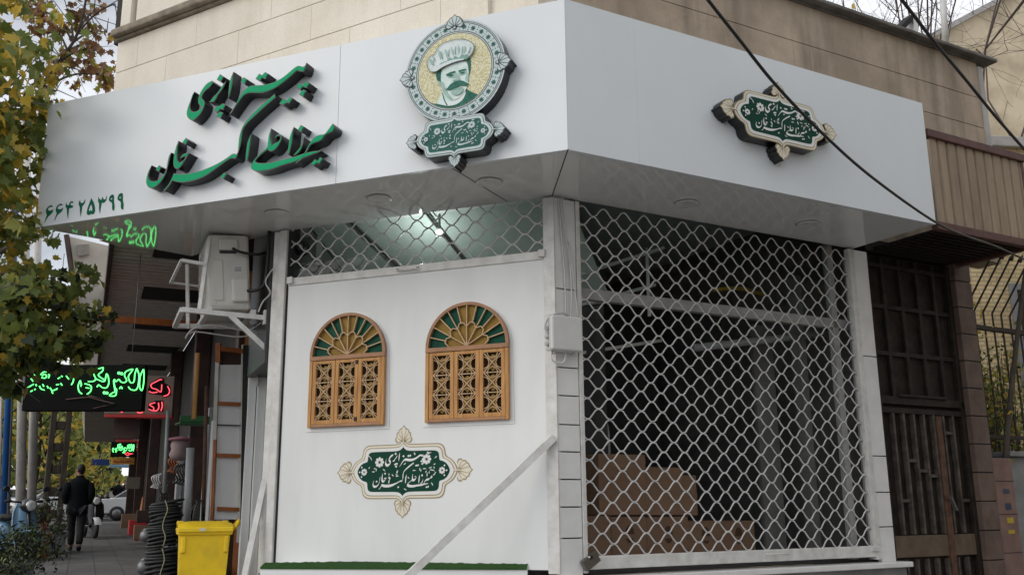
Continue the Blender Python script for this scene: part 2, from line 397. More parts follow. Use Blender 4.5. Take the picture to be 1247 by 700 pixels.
def tag(o, label, cat, group=None):
    o['label'] = label; o['category'] = cat
    if group: o['group'] = group
    return o
def struct(o): o['kind'] = 'structure'; return o
def children_of(o): return [c for c in bpy.data.objects if c.parent == o]
def copy_tree(o, parent=None):
    c = o.copy(); col.objects.link(c)
    if parent is not None: c.parent = parent
    for ch in children_of(o): copy_tree(ch, c)
    ORIG[c.name] = ORIG[o.name]
    return c
def one(name, mats, build, label=None, cat=None, origin=None, group=None, parent=None, uvF=None, split=False):
    b = MB(); build(b)
    if split:
        for q in b.pieces(): o = q.build(name, mats, parent, origin, uvF)
        return o
    b.cuts = []; o = b.build(name, mats, parent, origin, uvF)
    if label: tag(o, label, cat, group)
    return o
def smooth_poly(pts, ang=62, it=2):
    """Chaikin corner cutting that keeps sharp corners"""
    for _ in range(it):
        n = len(pts); q = []
        for i in range(n):
            a, b, c = Vector(pts[i-1]), Vector(pts[i]), Vector(pts[(i+1) % n])
            d1, d2 = (b-a), (c-b)
            if d1.length < 1e-9 or d2.length < 1e-9: continue
            if math.degrees(d1.angle(d2)) > ang: q.append(tuple(b))
            else: q.append(tuple(a*.25+b*.75)); q.append(tuple(b*.75+c*.25))
        pts = q
    return pts
def spline(pts, k=6):
    """Catmull-Rom through 3-D points"""
    pts = [Vector(p) for p in pts]; o = []
    for i in range(len(pts)-1):
        p0 = pts[max(i-1, 0)]; p1 = pts[i]; p2 = pts[i+1]; p3 = pts[min(i+2, len(pts)-1)]
        for j in range(k):
            t = j/k
            o.append(.5*((2*p1)+(p2-p0)*t+(2*p0-5*p1+4*p2-p3)*t*t+(3*p1-p0-3*p2+p3)*t**3))
    return o+[pts[-1]]
#NEXT
# ================================================================== GROUND
def gp(u, v, dz=0): return FS.P(u, v, gz(u)+dz)
def slab(name, m, u0, u1, v0, v1, dz, depth=.0):
    b = MB()
    if depth: b.hexa([gp(u0, v0, dz-depth), gp(u1, v0, dz-depth), gp(u1, v1, dz-depth), gp(u0, v1, dz-depth), gp(u0, v0, dz), gp(u1, v0, dz), gp(u1, v1, dz), gp(u0, v1, dz)])
    else: b.quad(gp(u0, v0, dz), gp(u1, v0, dz), gp(u1, v1, dz), gp(u0, v1, dz))
    return struct(b.build(name, m))
slab('ground', 'earth', -60, 900, -400, 400, -.30)
slab('road', 'asphalt', -20, 500, 3.45, 16, -.16)
slab('pavement', 'forecourt', -7.5, -1.8, -30, 3.44, -.06)
slab('road', 'asphalt', -20, -7.5, -60, 3.44, -.16)
slab('road', 'asphalt', 33, 43, -60, 3.44, -.12)
slab('pavement', 'pavement', -1.6, 33, -.3, 3.2, -.004, .2)
slab('pavement', 'pavement', 43, 300, -.3, 3.2, 0, .2)
slab('pavement', 'pavement', -1.6, 300, 16.2, 20, 0, .2)
b = MB(); b.quad(gp(-1.6, -.3, 0.001), gp(33, -.3, 0.001), gp(33, 3.19, 0.001), gp(-1.6, 3.19, 0.001), 1)
for k in range(0, 120):
    u = -1.5 + k*.4
    if 33 < u < 43: continue
    b.quad(gp(u, -.2, .004), gp(u+.010, -.2, .004), gp(u+.010, 3.2, .004), gp(u, 3.2, .004))
for k in range(9):
    v = .0+k*.4
    b.quad(gp(-1.5, v, .0045), gp(33, v, .0045), gp(33, v+.008, .0045), gp(-1.5, v+.008, .0045))
struct(b.build('pavement', ['paver_joint', 'pavement']))
slab('kerb', 'kerb_stone', -1.8, 33, 3.2, 3.45, .03, .3)
slab('kerb', 'kerb_stone', 43, 300, 3.2, 3.45, .03, .3)

# ================================================================== CORNER BUILDING
B = thing('corner_building', 'cream stone corner building whose ground floor shop has a chamfered white front', 'building', FL.P(0, 0, -1.2))
ZT = 2.62      # underside of canopy
# floor, room, plinth
def f(b):
    pts = [FL.P(2.80, -.12, 0), FL.P(0, -.12, 0), FR.P(3.9, -.12, 0), FR.P(3.9, -5, 0), FS.P(3.4, -3.5, 0)]
    for z in (-.52,):
        q = [Vector((p.x, p.y, z+H)) for p in pts]; b.add(q, [tuple(range(len(q)))])
one('shop_floor', 'interior_dark', f, parent=B)
def f(b):
    pts = [FL.P(2.80, -.10, 0), FL.P(-.05, -.10, 0), FR.P(3.9, -.10, 0), FR.P(3.9, -5, 0), FS.P(3.4, -3.5, 0)]
    q = [Vector((p.x, p.y, 3.25+H)) for p in pts]; b.add(q, [tuple(range(len(q)))])
one('shop_ceiling', 'ceiling_pale', f, parent=B)
def f(b):
    a, c, d, e = FR.P(3.9, -.12, 0), FR.P(3.9, -5, 0), FS.P(3.4, -3.5, 0), FL.P(2.82, -.12, 0)
    for p, q in ((a, c), (c, d), (d, e)):
        b.quad(*[Vector((t.x, t.y, z+H)) for t, z in ((p, -.6), (q, -.6), (q, 3.26), (p, 3.26))])
one('shop_wall', 'interior_wall', f, parent=B)
def f(b):      # partition added behind the chamfer to keep the bulb's light above the shutter
    b.box(FL, .05, 2.75, -1.75, -1.70, -.5, 2.0); b.box(FR, .9, 3.6, -3.4, -3.3, -.5, 2.7)
one('sloped_ceiling', 'ceiling_pale', lambda b: b.quad(FL.P(.05, -.12, 3.02), FL.P(2.78, -.12, 3.02), FL.P(2.78, -2.1, 2.10), FL.P(.05, -2.1, 2.10)), parent=B)
one('ceiling_cable', 'interior_dark', lambda b: (b.bar(FL.P(2.35, -.3, 2.9), FL.P(1.9, -2.0, 2.12), .03, .02), b.bar(FL.P(1.5, -.3, 2.9), FL.P(1.25, -2.0, 2.12), .02, .02), b.bar(FL.P(2.2, -1.75, 2.24), FL.P(1.2, -1.75, 2.24), .03, .03)), parent=B)
one('added_partition', 'interior_dark', f, parent=B)
# pillar with white tiles
def tiles(b, u0, u1, v, joints, z0, z1, d=.05):
    zs = [z0]+sorted(joints)+[z1]
    for a, c in zip(zs[:-1], zs[1:]): b.bevbox(FR, u0, u1, v-d, v, a+.005, c-.005, .003)
def zR(y, x=692): return FR.hv(x, y, 0)[1]
jz = [zR(y) for y in (353, 416, 448, 482, 517, 550, 583.5, 617, 655)]
one('corner_pillar', 'tile_white', lambda b: (tiles(b, 0.0, .215, 0.012, jz, -.56, 2.60)), parent=B)
one('pillar_core', 'joint_dark', lambda b: b.box(FR, .008, .208, -.10, -.022, -.56, 2.60), parent=B)
def zR2(y, x): return FR.hv(x, y, 0)[1]
one('end_pillar', 'tile_white', lambda b: tiles(b, 3.655, 3.85, 0.012, [zR2(434, 1058), zR2(555, 1068), zR2(599, 1073), zR2(641, 1079)], -.53, 2.60), parent=B)
one('pillar_core', 'joint_dark', lambda b: b.box(FR, 3.665, 3.84, -.12, -.022, -.53, 2.60), parent=B)
one('end_pillar_side', 'tile_white', lambda b: b.box(FR, 3.840, 3.853, -.3, -.05, -.53, 2.60), parent=B)
# frames of the two openings
def f(b):
    b.bevbox(FL, -.015, .085, -.06, .02, -.5, 2.60, .006); b.bevbox(FL, 2.655, 2.735, -.05, .035, -.5, 2.61, .006); b.bevbox(FL, 2.74, 2.815, -.09, .01, -.9, 2.61, .006)
one('shutter_channel', 'white_steel', f, parent=B, split=True)
one('channel_gap', 'joint_dark', lambda b: b.box(FL, 2.636, 2.654, -.06, .004, -.46, 2.60), parent=B)
def f(b):
    b.bevbox(FR, .222, .262, -.06, .02, -.5, 2.60, .005); b.bevbox(FR, 3.575, 3.648, -.05, .02, -.5, 2.60, .005)
one('shutter_channel', 'white_steel', f, parent=B, split=True)
# ledges / plinth
def f(b):
    b.bevbox(FR, -.02, 3.95, -.12, .13, -.575, -.525, .008)
one('sill_ledge', 'tile_white', f, parent=B)
one('plinth_wall', 'concrete', lambda b: (b.box(FR, -.02, 3.90, -.12, .08, -1.5, -.576), b.box(FL, .0, 2.8, -.1, .02, -1.5, -.53)), parent=B)
one('return_wall', 'dark_marble', lambda b: (b.box(FS, .02, 1.1, -.25, .03, 1.35, 3.3),), parent=B)
# upper stone walls: courses with shadow joints and a projecting cornice
def courses(b, F, u0, u1, zs, v=0, d=.3):
    for i, (a, c) in enumerate(zip(zs[:-1], zs[1:])):
        b.box(F, u0, u1, v-d, v, a+.003, c-.006)
        b.box(F, u0+.01, u1-.01, v-d, v-.03, c-.006, c+.003)
one('upper_wall', 'stone_cream', lambda b: (courses(b, FU, -.45, 5.06, [2.9, 4.08, 4.51, 4.895, 5.28], 0), b.box(FU, .02, .10, .0, .05, 3.7, 6.5)), parent=B)
def f(b):
    for k, (z0, z1) in enumerate(((4.09, 4.5), (4.52, 4.885), (4.905, 5.27))):
        for u in ([1.0, 2.1, 3.1, 4.2] if k % 2 else [.55, 1.6, 2.65, 3.75, 4.7]): b.box(FU, u, u+.003, -.01, .0015, z0, z1)
one('slab_pattern', 'joint_stone', f, parent=B)
one('cornice', 'ledge_stone', lambda b: (b.bevbox(FU, -.5, 5.075, -.35, .11, 5.31, 5.40, .02), b.bevbox(FU, -.45, 5.065, -.32, .045, 5.282, 5.309, .008)), parent=B)
us = [FU.hv(x, 12, -.15)[0] for x in (142.5, 150.5, 153, 164, 166.5)]
def f(b):
    b.box(FU, -.6, us[4], -1.2, -.15, 5.402, 9.5); b.box(FU, us[3], us[2], -1.2, -.10, 5.402, 9.5)
    for z in (5.95, 6.5): b.box(FU, -.6, us[4]-.01, -.149, -.14, z, z+.008)
one('upper_storey', 'stone_cream', f, parent=B)
one('window_reveal', 'slat_dark', lambda b: b.box(FU, us[1], us[0], -1.2, -.15, 5.402, 9.5), parent=B)
one('side_wall', 'stone_soot', lambda b: courses(b, FR, -.3, 6.16, [2.75, 4.44, 4.83, 5.30], 0), parent=B)
one('side_wall_end', 'concrete_pale', lambda b: b.box(FR, 6.162, 6.24, -.3, .02, 3.0, 5.25), parent=B)
def f(b):
    for (z0, z1, us) in ((4.45, 4.82, (.5, 1.9, 3.3, 4.7)), (4.84, 5.24, (1.2, 2.6, 4.0, 5.4)), (3.9, 4.43, (.4, 1.3, 2.3, 3.4, 4.9, 5.6))):
        for u in us: b.box(FR, u, u+.004, -.01, .0022, z0, z1)
one('slab_pattern', 'joint_stone', f, parent=B)
one('cornice', 'ledge_grey', lambda b: (b.bevbox(FR, -.6, 6.42, -.4, .12, 5.318, 5.365, .012), b.box(FR, -.5, 6.3, -.35, .03, 5.295, 5.317)), parent=B)
one('building_body', 'stone_soot', lambda b: (b.box(FR, -.2, 6.14, -8, -.32, 3.3, 5.2), b.box(FS, 3.5, 4, -6, -.5, -1, 5)), parent=B)

# ================================================================== WHITE SHUTTER PANEL
one('white_shopfront_panel', 'wall_paint', lambda b: b.box(FL, .09, 2.634, -.04, 0, -.47, 2.06), 'flat white panel closing the chamfered shop front below the wire grille strip', 'wall panel', FL.P(1.37, 0, -.46))

# ================================================================== FASCIA
FA = thing('fascia_canopy', 'deep white sign canopy wrapped round the corner above the shop', 'sign canopy', FL.P(0, .5, ZT))
OFF = .968; TOPZ = 3.868
# corner of the fascia in both frames
def inter(vL, vR):
    # point with FL v = vL and FR v = vR
    a, b_ = FL.n, FR.n; ca = vL + FL.o.dot(a); cb = vR + FR.o.dot(b_)
    det = a.x*b_.y - a.y*b_.x
    return Vector(((ca*b_.y - cb*a.y)/det, (a.x*cb - b_.x*ca)/det, 0))
cf = inter(OFF, OFF); cb_ = inter(OFF-.04, OFF-.04)
uF = FL.loc(cf)[0]; uG = FR.loc(cf)[0]
u412 = FL.hv(411.5, 150, OFF)[0]; u774 = FR.hv(775, 100, OFF)[0]
LE = uF + 5.27; RE = uG + 4.16
def f(b):
    def pan(F, ua, ub, skewa=0, skewb=0):
        q = []
        for z in (ZT, TOPZ):
            q += [F.P(ua, OFF, z), F.P(ub, OFF, z), F.P(ub+skewb, OFF-.04, z), F.P(ua+skewa, OFF-.04, z)]
        b.hexa(q)
    k = FL.loc(cb_)[0]-uF
    pan(FL, uF+.001, u412-.002, k); pan(FL, u412+.002, LE, 0)
    k2 = FR.loc(cb_)[0]-uG
    pan(FR, uG+.001, u774-.0006, k2); pan(FR, u774+.0006, RE)
one('front_panels', 'fascia_white', f, parent=FA)
def f(b):
    A = [FL.P(LE-.02, OFF-.045, 0), FL.P(LE-.66, OFF-1.40, 0), FL.P(2.82, -.03, 0), FL.P(0, -.03, 0), FR.P(3.95, -.03, 0), FR.P(RE-.02, -.03, 0), FR.P(RE-.02, OFF-.045, 0), inter(OFF-.045, OFF-.045)]
    for z, rev in ((ZT, True), (TOPZ-.02, False)):
        q = [Vector((p.x, p.y, z+.002+H)) for p in A]; b.add(q, [tuple(range(len(q)))[::-1] if rev else tuple(range(len(q)))])
one('soffit', 'soffit_panel', f, parent=FA)
def f(b):
    A = [FL.P(LE-.02, OFF-.045, 0), FL.P(LE-.66, OFF-1.40, 0), FL.P(2.9, -.03, 0)]
    for p, q in zip(A[:-1], A[1:]): b.quad(*[Vector((t.x, t.y, z+H)) for t, z in ((p, ZT+.004), (q, ZT+.004), (q, TOPZ-.03), (p, TOPZ-.03))])
    p, q = FR.P(RE-.021, OFF-.045, 0), FR.P(RE-.021, 0, 0)
    b.quad(*[Vector((t.x, t.y, z+H)) for t, z in ((p, ZT+.004), (q, ZT+.004), (q, TOPZ-.03), (p, TOPZ-.03))])
one('end_panel', 'fascia_white', f, parent=FA)
one('soffit_joint', 'joint_dark', lambda b: (b.bar(Vector((cf.x, cf.y, ZT+H+.001)), FL.P(.0, 0, ZT+.001), .008, .004), b.bar(FL.P(.52, OFF-.05, ZT+.001), FL.P(.42, 0, ZT+.001), .006, .004)), parent=FA)
for (x, y) in ((338, 259), (462, 241), (596, 221), (836, 247), (984, 272)):
    F = FL if x < 690 else FR
    r = ray(x, y); q = EYE + r*(ZT/r.z); p = F.loc(q)
    dl = one('downlight', ['white_steel', 'logo_white'], lambda b: (b.lathe(F.P(p[0], p[1], ZT+.002), [(.10, -.004), (.11, -.012), (.10, -.02), (.085, -.018)], 28, 0), b.lathe(F.P(p[0], p[1], ZT-.012), [(.084, 0), (.02, -.002)], 24, 1)), parent=FA)

# ------------------------------------------------------------------ raised lettering
VL = OFF+.115
def tile_pts(t, pts, sc=8.2333):
    ox, oy = t; return [FL.hv(ox+x/sc, oy+y/sc, VL) for x, y in pts]
T1, T2, T3, T4, T5, T6 = (220, 70), (300, 70), (170, 165), (240, 150), (290, 110), (335, 140)
LINE1 = [
 (T1, [(138,345),(100,430),(70,505),(57,570),(75,615),(120,640),(170,600),(210,552),(240,490),(243,440),(213,415),(212,392),(240,340),(290,305),(326,255),(315,235),(265,258),(215,320),(185,380),(172,440),(185,478),(217,502),(180,530),(145,549),(112,543),(95,520),(97,470),(115,400)]),
 (T1, [(395,168),(432,195),(405,245),(360,225)]),
 (T1, [(458,235),(425,275),(385,335),(345,390),(285,450),(330,452),(355,425),(370,385),(400,345),(435,300)]),
 (T1, [(532,145),(500,210),(485,300),(478,410),(490,395),(515,300),(525,220)]),
 (T1, [(370,485),(335,530),(350,552),(385,545),(400,520),(430,528),(452,480),(425,462),(385,492)]),
 (T1, [(395,545),(430,560),(405,615),(355,592)]),
 (T1, [(635,200),(668,222),(645,275),(603,250)]),
 (T2, [(605,55),(590,90),(562,100),(535,85),(500,95),(440,145),(370,205),(290,250),(200,275),(110,285),(45,285),(0,312),(-60,392),(-100,462),(-150,545),(-168,572),(-155,570),(-108,500),(-58,430),(-18,380),(30,358),(110,360),(180,358),(270,325),(350,275),(420,220),(480,165),(515,135),(545,148),(580,145),(600,110)]),
 (T2, [(132,165),(158,183),(192,150),(224,168),(196,222),(165,210),(145,238),(93,218)]),
 (T2, [(540,258),(572,280),(603,240),(640,262),(610,312),(572,300),(548,328),(503,305)]),
 (T2, [(575,325),(605,340),(575,400),(528,375)]),
]
LINE2 = [
 (T2, [(370,412),(408,432),(435,395),(465,410),(430,462),(400,455),(375,480),(330,465)]),
 # kaf, be and re of the long sweep
 ((240,150), [(780,-292),(722,-243),(632,-168),(532,-68),(470,10),(440,72),(420,150),(415,230),(410,290),(395,312),(360,302),(300,350),(200,410),(100,455),(0,490),(-120,511),(-196,510),(-233,504),(-258,565),(-291,625),(-340,676),(-326,683),(-286,643),(-246,577),(-186,595),(-126,595),(-36,578),(74,540),(200,450),(290,385),(340,350),(375,358),(395,350),(420,280),(442,205),(450,112),(460,62),(505,-2),(572,-63),(662,-148),(740,-215),(787,-255)]),
 (T3, [(122,300),(95,345),(70,415),(65,480),(90,525),(130,532),(180,505),(225,455),(262,395),(278,330),(300,250),(318,172),(300,195),(285,240),(275,310),(258,365),(228,415),(192,447),(150,462),(108,455),(90,425),(98,375)]),
 (T3, [(195,300),(222,320),(195,368),(162,345)]),
 (T3, [(392,55),(362,125),(345,210),(338,295),(355,332),(390,340),(425,308),(460,245),(500,178),(450,180),(415,210),(412,235),(445,215),(468,213),(440,255),(400,275),(378,245),(380,160),(388,100)]),
 (T3, [(465,25),(490,50),(465,95),(428,75)]),
 (T4, [(548,105),(520,160),(503,210),(490,330),(488,375),(510,375),(525,290),(540,190)]),
 (T4, [(275,495),(300,515),(270,565),(235,540)]),
 (T5, [(335,385),(312,440),(300,520),(297,575),(238,624),(168,689),(133,749),(128,784),(158,809),(208,819),(329,799),(370,787),(470,747),(570,722),(720,657),(810,627),(835,610),(825,605),(700,622),(570,667),(470,692),(329,729),(248,734),(188,729),(178,709),(208,669),(300,598),(325,620),(370,605),(410,560),(440,505),(443,452),(410,437),(385,455),(378,490),(385,470),(405,460),(425,465),(425,495),(400,525),(370,530),(345,552),(330,490),(333,430)]),
 (T5, [(632,350),(665,368),(640,425),(598,402)]),
 (T5, [(562,370),(525,450),(510,540),(503,645),(520,640),(545,540),(555,450)]),
 (T6, [(295,228),(275,290),(240,350),(185,408),(220,403),(255,372),(280,325)]),
 (T6, [(582,90),(530,160),(500,200),(440,203),(395,230),(350,285),(300,385),(270,430),(205,492),(240,470),(290,430),(318,382),(350,320),(390,288),(450,272),(480,250),(510,205),(560,182),(590,170),(605,125)]),
 (T6, [(405,445),(430,465),(455,425),(485,445),(455,492),(425,485),(395,515),(358,498)]),
]
GLY = [[smooth_poly(tile_pts(t, p)) for t, p in L] for L in (LINE1, LINE2)]
LT = thing('raised_sign_lettering', 'big green faced black sided raised calligraphy on the left canopy front', 'sign lettering', FL.P(3.2, OFF, 3.2))
def shrink(p, d):
    n = len(p); ar = sum(p[i][0]*p[(i+1) % n][1]-p[(i+1) % n][0]*p[i][1] for i in range(n)); sg = 1 if ar > 0 else -1
    o = []
    for i in range(n):
        a, b, c = Vector(p[i-1]), Vector(p[i]), Vector(p[(i+1) % n])
        e1, e2 = (b-a), (c-b)
        if e1.length < 1e-7 or e2.length < 1e-7: o.append(tuple(b)); continue
        e1.normalize(); e2.normalize(); n1 = Vector((-e1.y, e1.x))*sg; n2 = Vector((-e2.y, e2.x))*sg
        m = n1+n2
        if m.length < .3: m = n1
        m = m.normalized()*min(d/max(.5, m.normalized().dot(n1)), d*1.5); o.append((b.x+m.x, b.y+m.y))
    return o
for nm, gl in zip(('upper_word', 'lower_words'), GLY):
    def f(b):
        for i, p in enumerate(gl): b.poly(FL, p, VL+.0005*i, OFF+.003, 0)
    pt = one(nm, ['letter_side'], f, parent=LT)
    def f(b):
        for i, p in enumerate(gl): b.poly(FL, shrink(p, .0055), VL+.002+.0007*i, None, 0)
    one('green_face', 'letter_face', f, parent=pt)
# phone number, flat vinyl digits
DG = [[[(180,282),(210,285),(215,305),(190,302),(160,315),(145,340),(165,360),(200,355),(225,335),(215,375),(190,405),(160,430),(130,470),(108,518),(115,470),(140,420),(125,390),(122,355),(140,315)]],
 [[(325,258),(348,268),(350,285),(325,280),(295,295),(280,320),(300,340),(335,335),(360,315),(350,355),(320,385),(290,405),(262,450),(243,497),(250,450),(275,395),(258,365),(258,335),(275,292)]],
 [[(405,250),(415,285),(440,280),(450,245),(480,225),(500,235),(497,250),(475,245),(458,262),(470,285),(500,290),(490,315),(440,325),(435,390),(425,468),(415,400),(412,325),(390,300)]],
 [[(590,215),(605,255),(640,250),(665,200),(660,250),(635,280),(620,300),(615,360),(602,438),(592,370),(590,300),(570,265)]],
 [[(748,185),(785,250),(802,330),(795,385),(770,410),(745,400),(720,418),(690,412),(685,370),(705,300),(730,240)], [(745,265),(720,320),(712,355),(725,365),(738,350),(750,365),(765,350),(762,310)]],
 [[(850,168),(865,205),(890,205),(905,165),(920,205),(945,200),(962,150),(955,215),(925,245),(890,250),(880,310),(865,395),(855,330),(858,255),(840,230)]],
 [[(1040,132),(1062,145),(1060,240),(1072,290),(1062,360),(1035,345),(1040,250),(1000,230),(990,205),(1005,155)], [(1025,180),(1012,198),(1030,208),(1042,190)]],
 [[(1160,112),(1185,120),(1182,220),(1195,265),(1188,345),(1155,330),(1160,235),(1120,215),(1108,190),(1125,135)], [(1145,160),(1132,178),(1150,190),(1162,172)]]]
PN = thing('phone_number', 'dark green Persian phone digits at the low left end of the canopy', 'phone number', FL.P(4.7, OFF, 2.8))
for d in DG:
    lp = [[FL.hv(45+x/11.336, 225+y/11.336, OFF+.004) for x, y in l] for l in d]
    lp = [smooth_poly(l, 70, 1) for l in lp]
    one('digit', 'digit_green', lambda b: b.poly(FL, lp[0], OFF+.004, OFF+.001, holes=lp[1:]), parent=PN)

# ------------------------------------------------------------------ cartouche (used three times)
Gq = [(0,132),(10,121),(24,113),(48,110),(120,109.5),(192,109),(208,105),(217,96),(220,82),(221,62),(226,54),(242,51),(258,43),(272,30),(288,0)]
Oq = [(14,165),(20,155),(34,149),(56,148),(125,148),(205,148),(228,145),(245,134),(254,116),(258,88),(266,74),(284,66),(300,55),(316,38),(330,12)]
def mirror4(q):
    r = q + [(x, -y) for x, y in q[::-1][(1 if q[-1][1] == 0 else 0):]]
    return r + [(-x, y) for x, y in r[::-1] if x != 0]
def lerp(t): return [(a[0]+(b[0]-a[0])*t, a[1]+(b[1]-a[1])*t) for a, b in zip(Gq, Oq)]
FIN = [(318,7),(330,9),(337,20),(330,30),(325,43),(330,56),(342,63),(354,60),(360,51),(370,54),(381,49),(384,40),(394,37),(401,25),(406,12),(420,0)]
finial = FIN + [(x, -y) for x, y in FIN[::-1][1:]]
fin_in = [(365+(x-365)*.87, y*.86) for x, y in finial]
def rot_fin(p, q):   # finial pointing: 0 right, 1 up, 2 left, 3 down
    if q == 0: return p
    if q == 2: return [(-x, y) for x, y in p][::-1]
    r = [(y*.85, (x-322)*1.06+150) for x, y in p]
    return r[::-1] if q == 1 else [(x, -y) for x, y in r]
allg = [p for L in GLY for g in L for p in g]
ux0, ux1 = min(p[0] for p in allg), max(p[0] for p in allg); zz0, zz1 = min(p[1] for p in allg), max(p[1] for p in allg)
def cartouche(F, cu, cz, k, v, flip, mats, depth, parent, name='plaque', fins=(0, 1, 2, 3), rot=0, kx=1., ky=1.):
    """flip: +1 when u runs right as seen from outside, -1 when it runs left.  mats: side, line, band, gap, field, text"""
    side, line, band, gap, field, text = mats
    def T(p): return (cu + flip*k*kx*p[0], cz + k*ky*p[1])
    st = .0013
    def lay(nm, m, polys, i, mesh_side=None, back=None):
        def f(b):
            for j, p in enumerate(polys): b.poly(F, [T(q) for q in p], v+st*i+.0002*j, back, 0, 1 if mesh_side else None)
        return one(nm, [m]+([mesh_side] if mesh_side else []), f, parent=parent)
    out_ = mirror4(lerp(1.0)); out_s = smooth_poly(out_, 60, 1)
    fl = [rot_fin(finial, q) for q in fins]; fi = [rot_fin(fin_in, q) for q in fins]
    if depth:
        lay('plaque_body', line, [out_s]+fl, 0, side, v-depth)
    else: lay('border', line, [out_s]+fl, 0)
    for q_ in fi: lay('finial', band, [q_], 1)
    crl = []
    for q in fins:
        crl.append(rot_fin([(308,-6),(346,-5),(346,5),(308,6)], q))
    lay('finial_neck', line, crl, 2); lay('neck_band', band, [rot_fin([(304,-3.5),(350,-2.5),(350,2.5),(304,3.5)], q) for q in fins], 6)
    ribs = []
    for q in fins:
        for (x0, y0, x1, y1) in ((336,3,384,42),(336,2,398,18),(336,-3,384,-42),(336,-2,398,-18),(336,6,352,48),(336,-6,352,-48)):
            d = Vector((x1-x0, y1-y0)); n = Vector((-d.y, d.x)).normalized()*1.9
            ribs.append(rot_fin([(x0-n.x, y0-n.y), (x1-n.x*.5, y1-n.y*.5), (x1+n.x*.5, y1+n.y*.5), (x0+n.x, y0+n.y)], q))
    lay('finial_rib', line, ribs, 3)
    lay('band', band, [smooth_poly(mirror4(lerp(.85)), 60, 1)], 2)
    lay('border_line', line, [smooth_poly(mirror4(lerp(.60)), 60, 1)], 3)
    lay('gap', gap, [smooth_poly(mirror4(lerp(.48)), 60, 1)], 4)
    lay('field', field, [smooth_poly(mirror4(Gq), 60, 1)], 5)
    # lettering scaled from the large sign
    tl = []
    for L in GLY:
        for g in L:
            tl.append([((ux1-p[0])/(ux1-ux0)*368-186, (p[1]-zz0)/(zz1-zz0)*200-96) for p in g])
    def f(b):
        for j, p in enumerate(tl): b.poly(F, [T(q) for q in p], v+st*6+.00008*j)
    one('calligraphy', text, f, parent=parent)
    rn = random.Random(3); deco = []
    for (x, y, r) in ((145,62,29),(-145,52,29),(240,0,20),(-240,0,20)):
        for a in range(8):
            t = a*math.pi/4; c, s = math.cos(t), math.sin(t)
            pet = [(.18,0),(.5,-.22),(.85,-.26),(1,0),(.85,.26),(.5,.22)]
            deco.append([(x+r*(px*c-py*s), y+r*(px*s+py*c)) for px, py in pet])
    for (x, y) in ((268,0),(-268,0),(255,26),(-255,26),(255,-26),(-255,-26)):
        deco.append([(x+5*math.cos(t*.785), y+5*math.sin(t*.785)) for t in range(8)])
    for i in range(120):
        x, y = rn.uniform(-215, 215), rn.uniform(-100, 100); t = rn.uniform(0, 6.28); L_ = rn.uniform(7, 14)
        if any(abs(x-q[0]) < 13 and abs(y-q[1]) < 12 for p in tl for q in p) or math.hypot(abs(x)-145, y-55) < 34: continue
        c, s = math.cos(t), math.sin(t)
        deco.append([(x+px*c-py*s, y+px*s+py*c) for px, py in ((-L_,0),(-L_*.2,-2.6),(L_,-.8),(L_*.4,1.6),(L_*.9,5),(-.2*L_,2.4))])
    lay('ornament', text, deco, 6)
# painted cartouche on the white panel
DC = thing('wall_cartouche', 'green and tan cartouche printed flat on the white panel below the two windows', 'emblem', FL.P(1.39, 0, .32))
cartouche(FL, 1.388, .322, .00155, .0015, -1, ('logo_tan', 'logo_tan', 'logo_cream', 'logo_white', 'logo_green', 'logo_white'), 0, DC)
# raised cartouche on the right canopy front
uu, zz = FR.hv(949, 150, OFF+.10)
RC = thing('raised_cartouche_sign', 'raised black sided green and cream cartouche sign on the right canopy front', 'sign', FR.P(uu, OFF, zz))
cartouche(FR, 1.648, 3.225, .001615, OFF+.115, 1, ('letter_side', 'logo_tan', 'logo_cream', 'logo_white', 'logo_green', 'logo_white'), .112, RC, ky=.885)

# ------------------------------------------------------------------ portrait medallion
MC = (FL.hv(553.5, 86, VL)[0], FL.hv(553.5, 86, VL)[1]); MR = .432
PM = thing('portrait_medallion', 'round raised medallion of a moustached chef in a white hat on the left canopy front', 'sign', FL.P(MC[0], OFF, MC[1]))
def circ(r, n=64, c=None, a0=0): c = c or MC; return [(c[0]+r*math.cos(a0+2*math.pi*i/n), c[1]+r*math.sin(a0+2*math.pi*i/n)) for i in range(n)]
def mfin(a, r0, s):
    return [(MC[0]+(r0+(x-322)*s)*math.cos(a)-y*s*math.sin(a), MC[1]+(r0+(x-322)*s)*math.sin(a)+y*s*math.cos(a)) for x, y in finial]
FA_ = (math.pi/2, 0, math.pi)
one('medallion_body', ['logo_dark', 'letter_side'], lambda b: (b.poly(FL, circ(MR), VL, OFF+.003, 0, 1), [b.poly(FL, mfin(a, MR-.075, .00132), VL+.006, OFF+.003, 0, 1) for a in FA_]), parent=PM)
def ringset(b, radii, v): b.poly(FL, circ(radii[0]), v, None, 0, holes=[circ(radii[1])[::-1]])
one('pale_ring', 'logo_pale', lambda b: (ringset(b, (MR-.001, MR-.013), VL+.001), ringset(b, (MR-.019, MR-.024), VL+.001), ringset(b, (MR-.031, MR-.095), VL+.001), ringset(b, (MR-.103, MR-.110), VL+.001)), parent=PM)
def f(b):
    for i in range(28):
        a = 2*math.pi*i/28; r = MR-.063; c = (MC[0]+r*math.cos(a), MC[1]+r*math.sin(a))
        b.poly(FL, [(c[0]+(.027 if k % 2 == 0 else .013)*math.cos(a+k*math.pi/8), c[1]+(.027 if k % 2 == 0 else .013)*math.sin(a+k*math.pi/8)) for k in range(16)], VL+.002)
        a2 = a+math.pi/28
        for dr in (-.022, 0, .022):
            c = (MC[0]+(r+dr)*math.cos(a2), MC[1]+(r+dr)*math.sin(a2)); b.poly(FL, circ(.0055, 6, c), VL+.002)
one('ring_flowers', 'logo_green_soft', f, parent=PM)
one('gold_disc', 'logo_gold', lambda b: b.poly(FL, circ(MR-.116), VL+.0015), parent=PM)
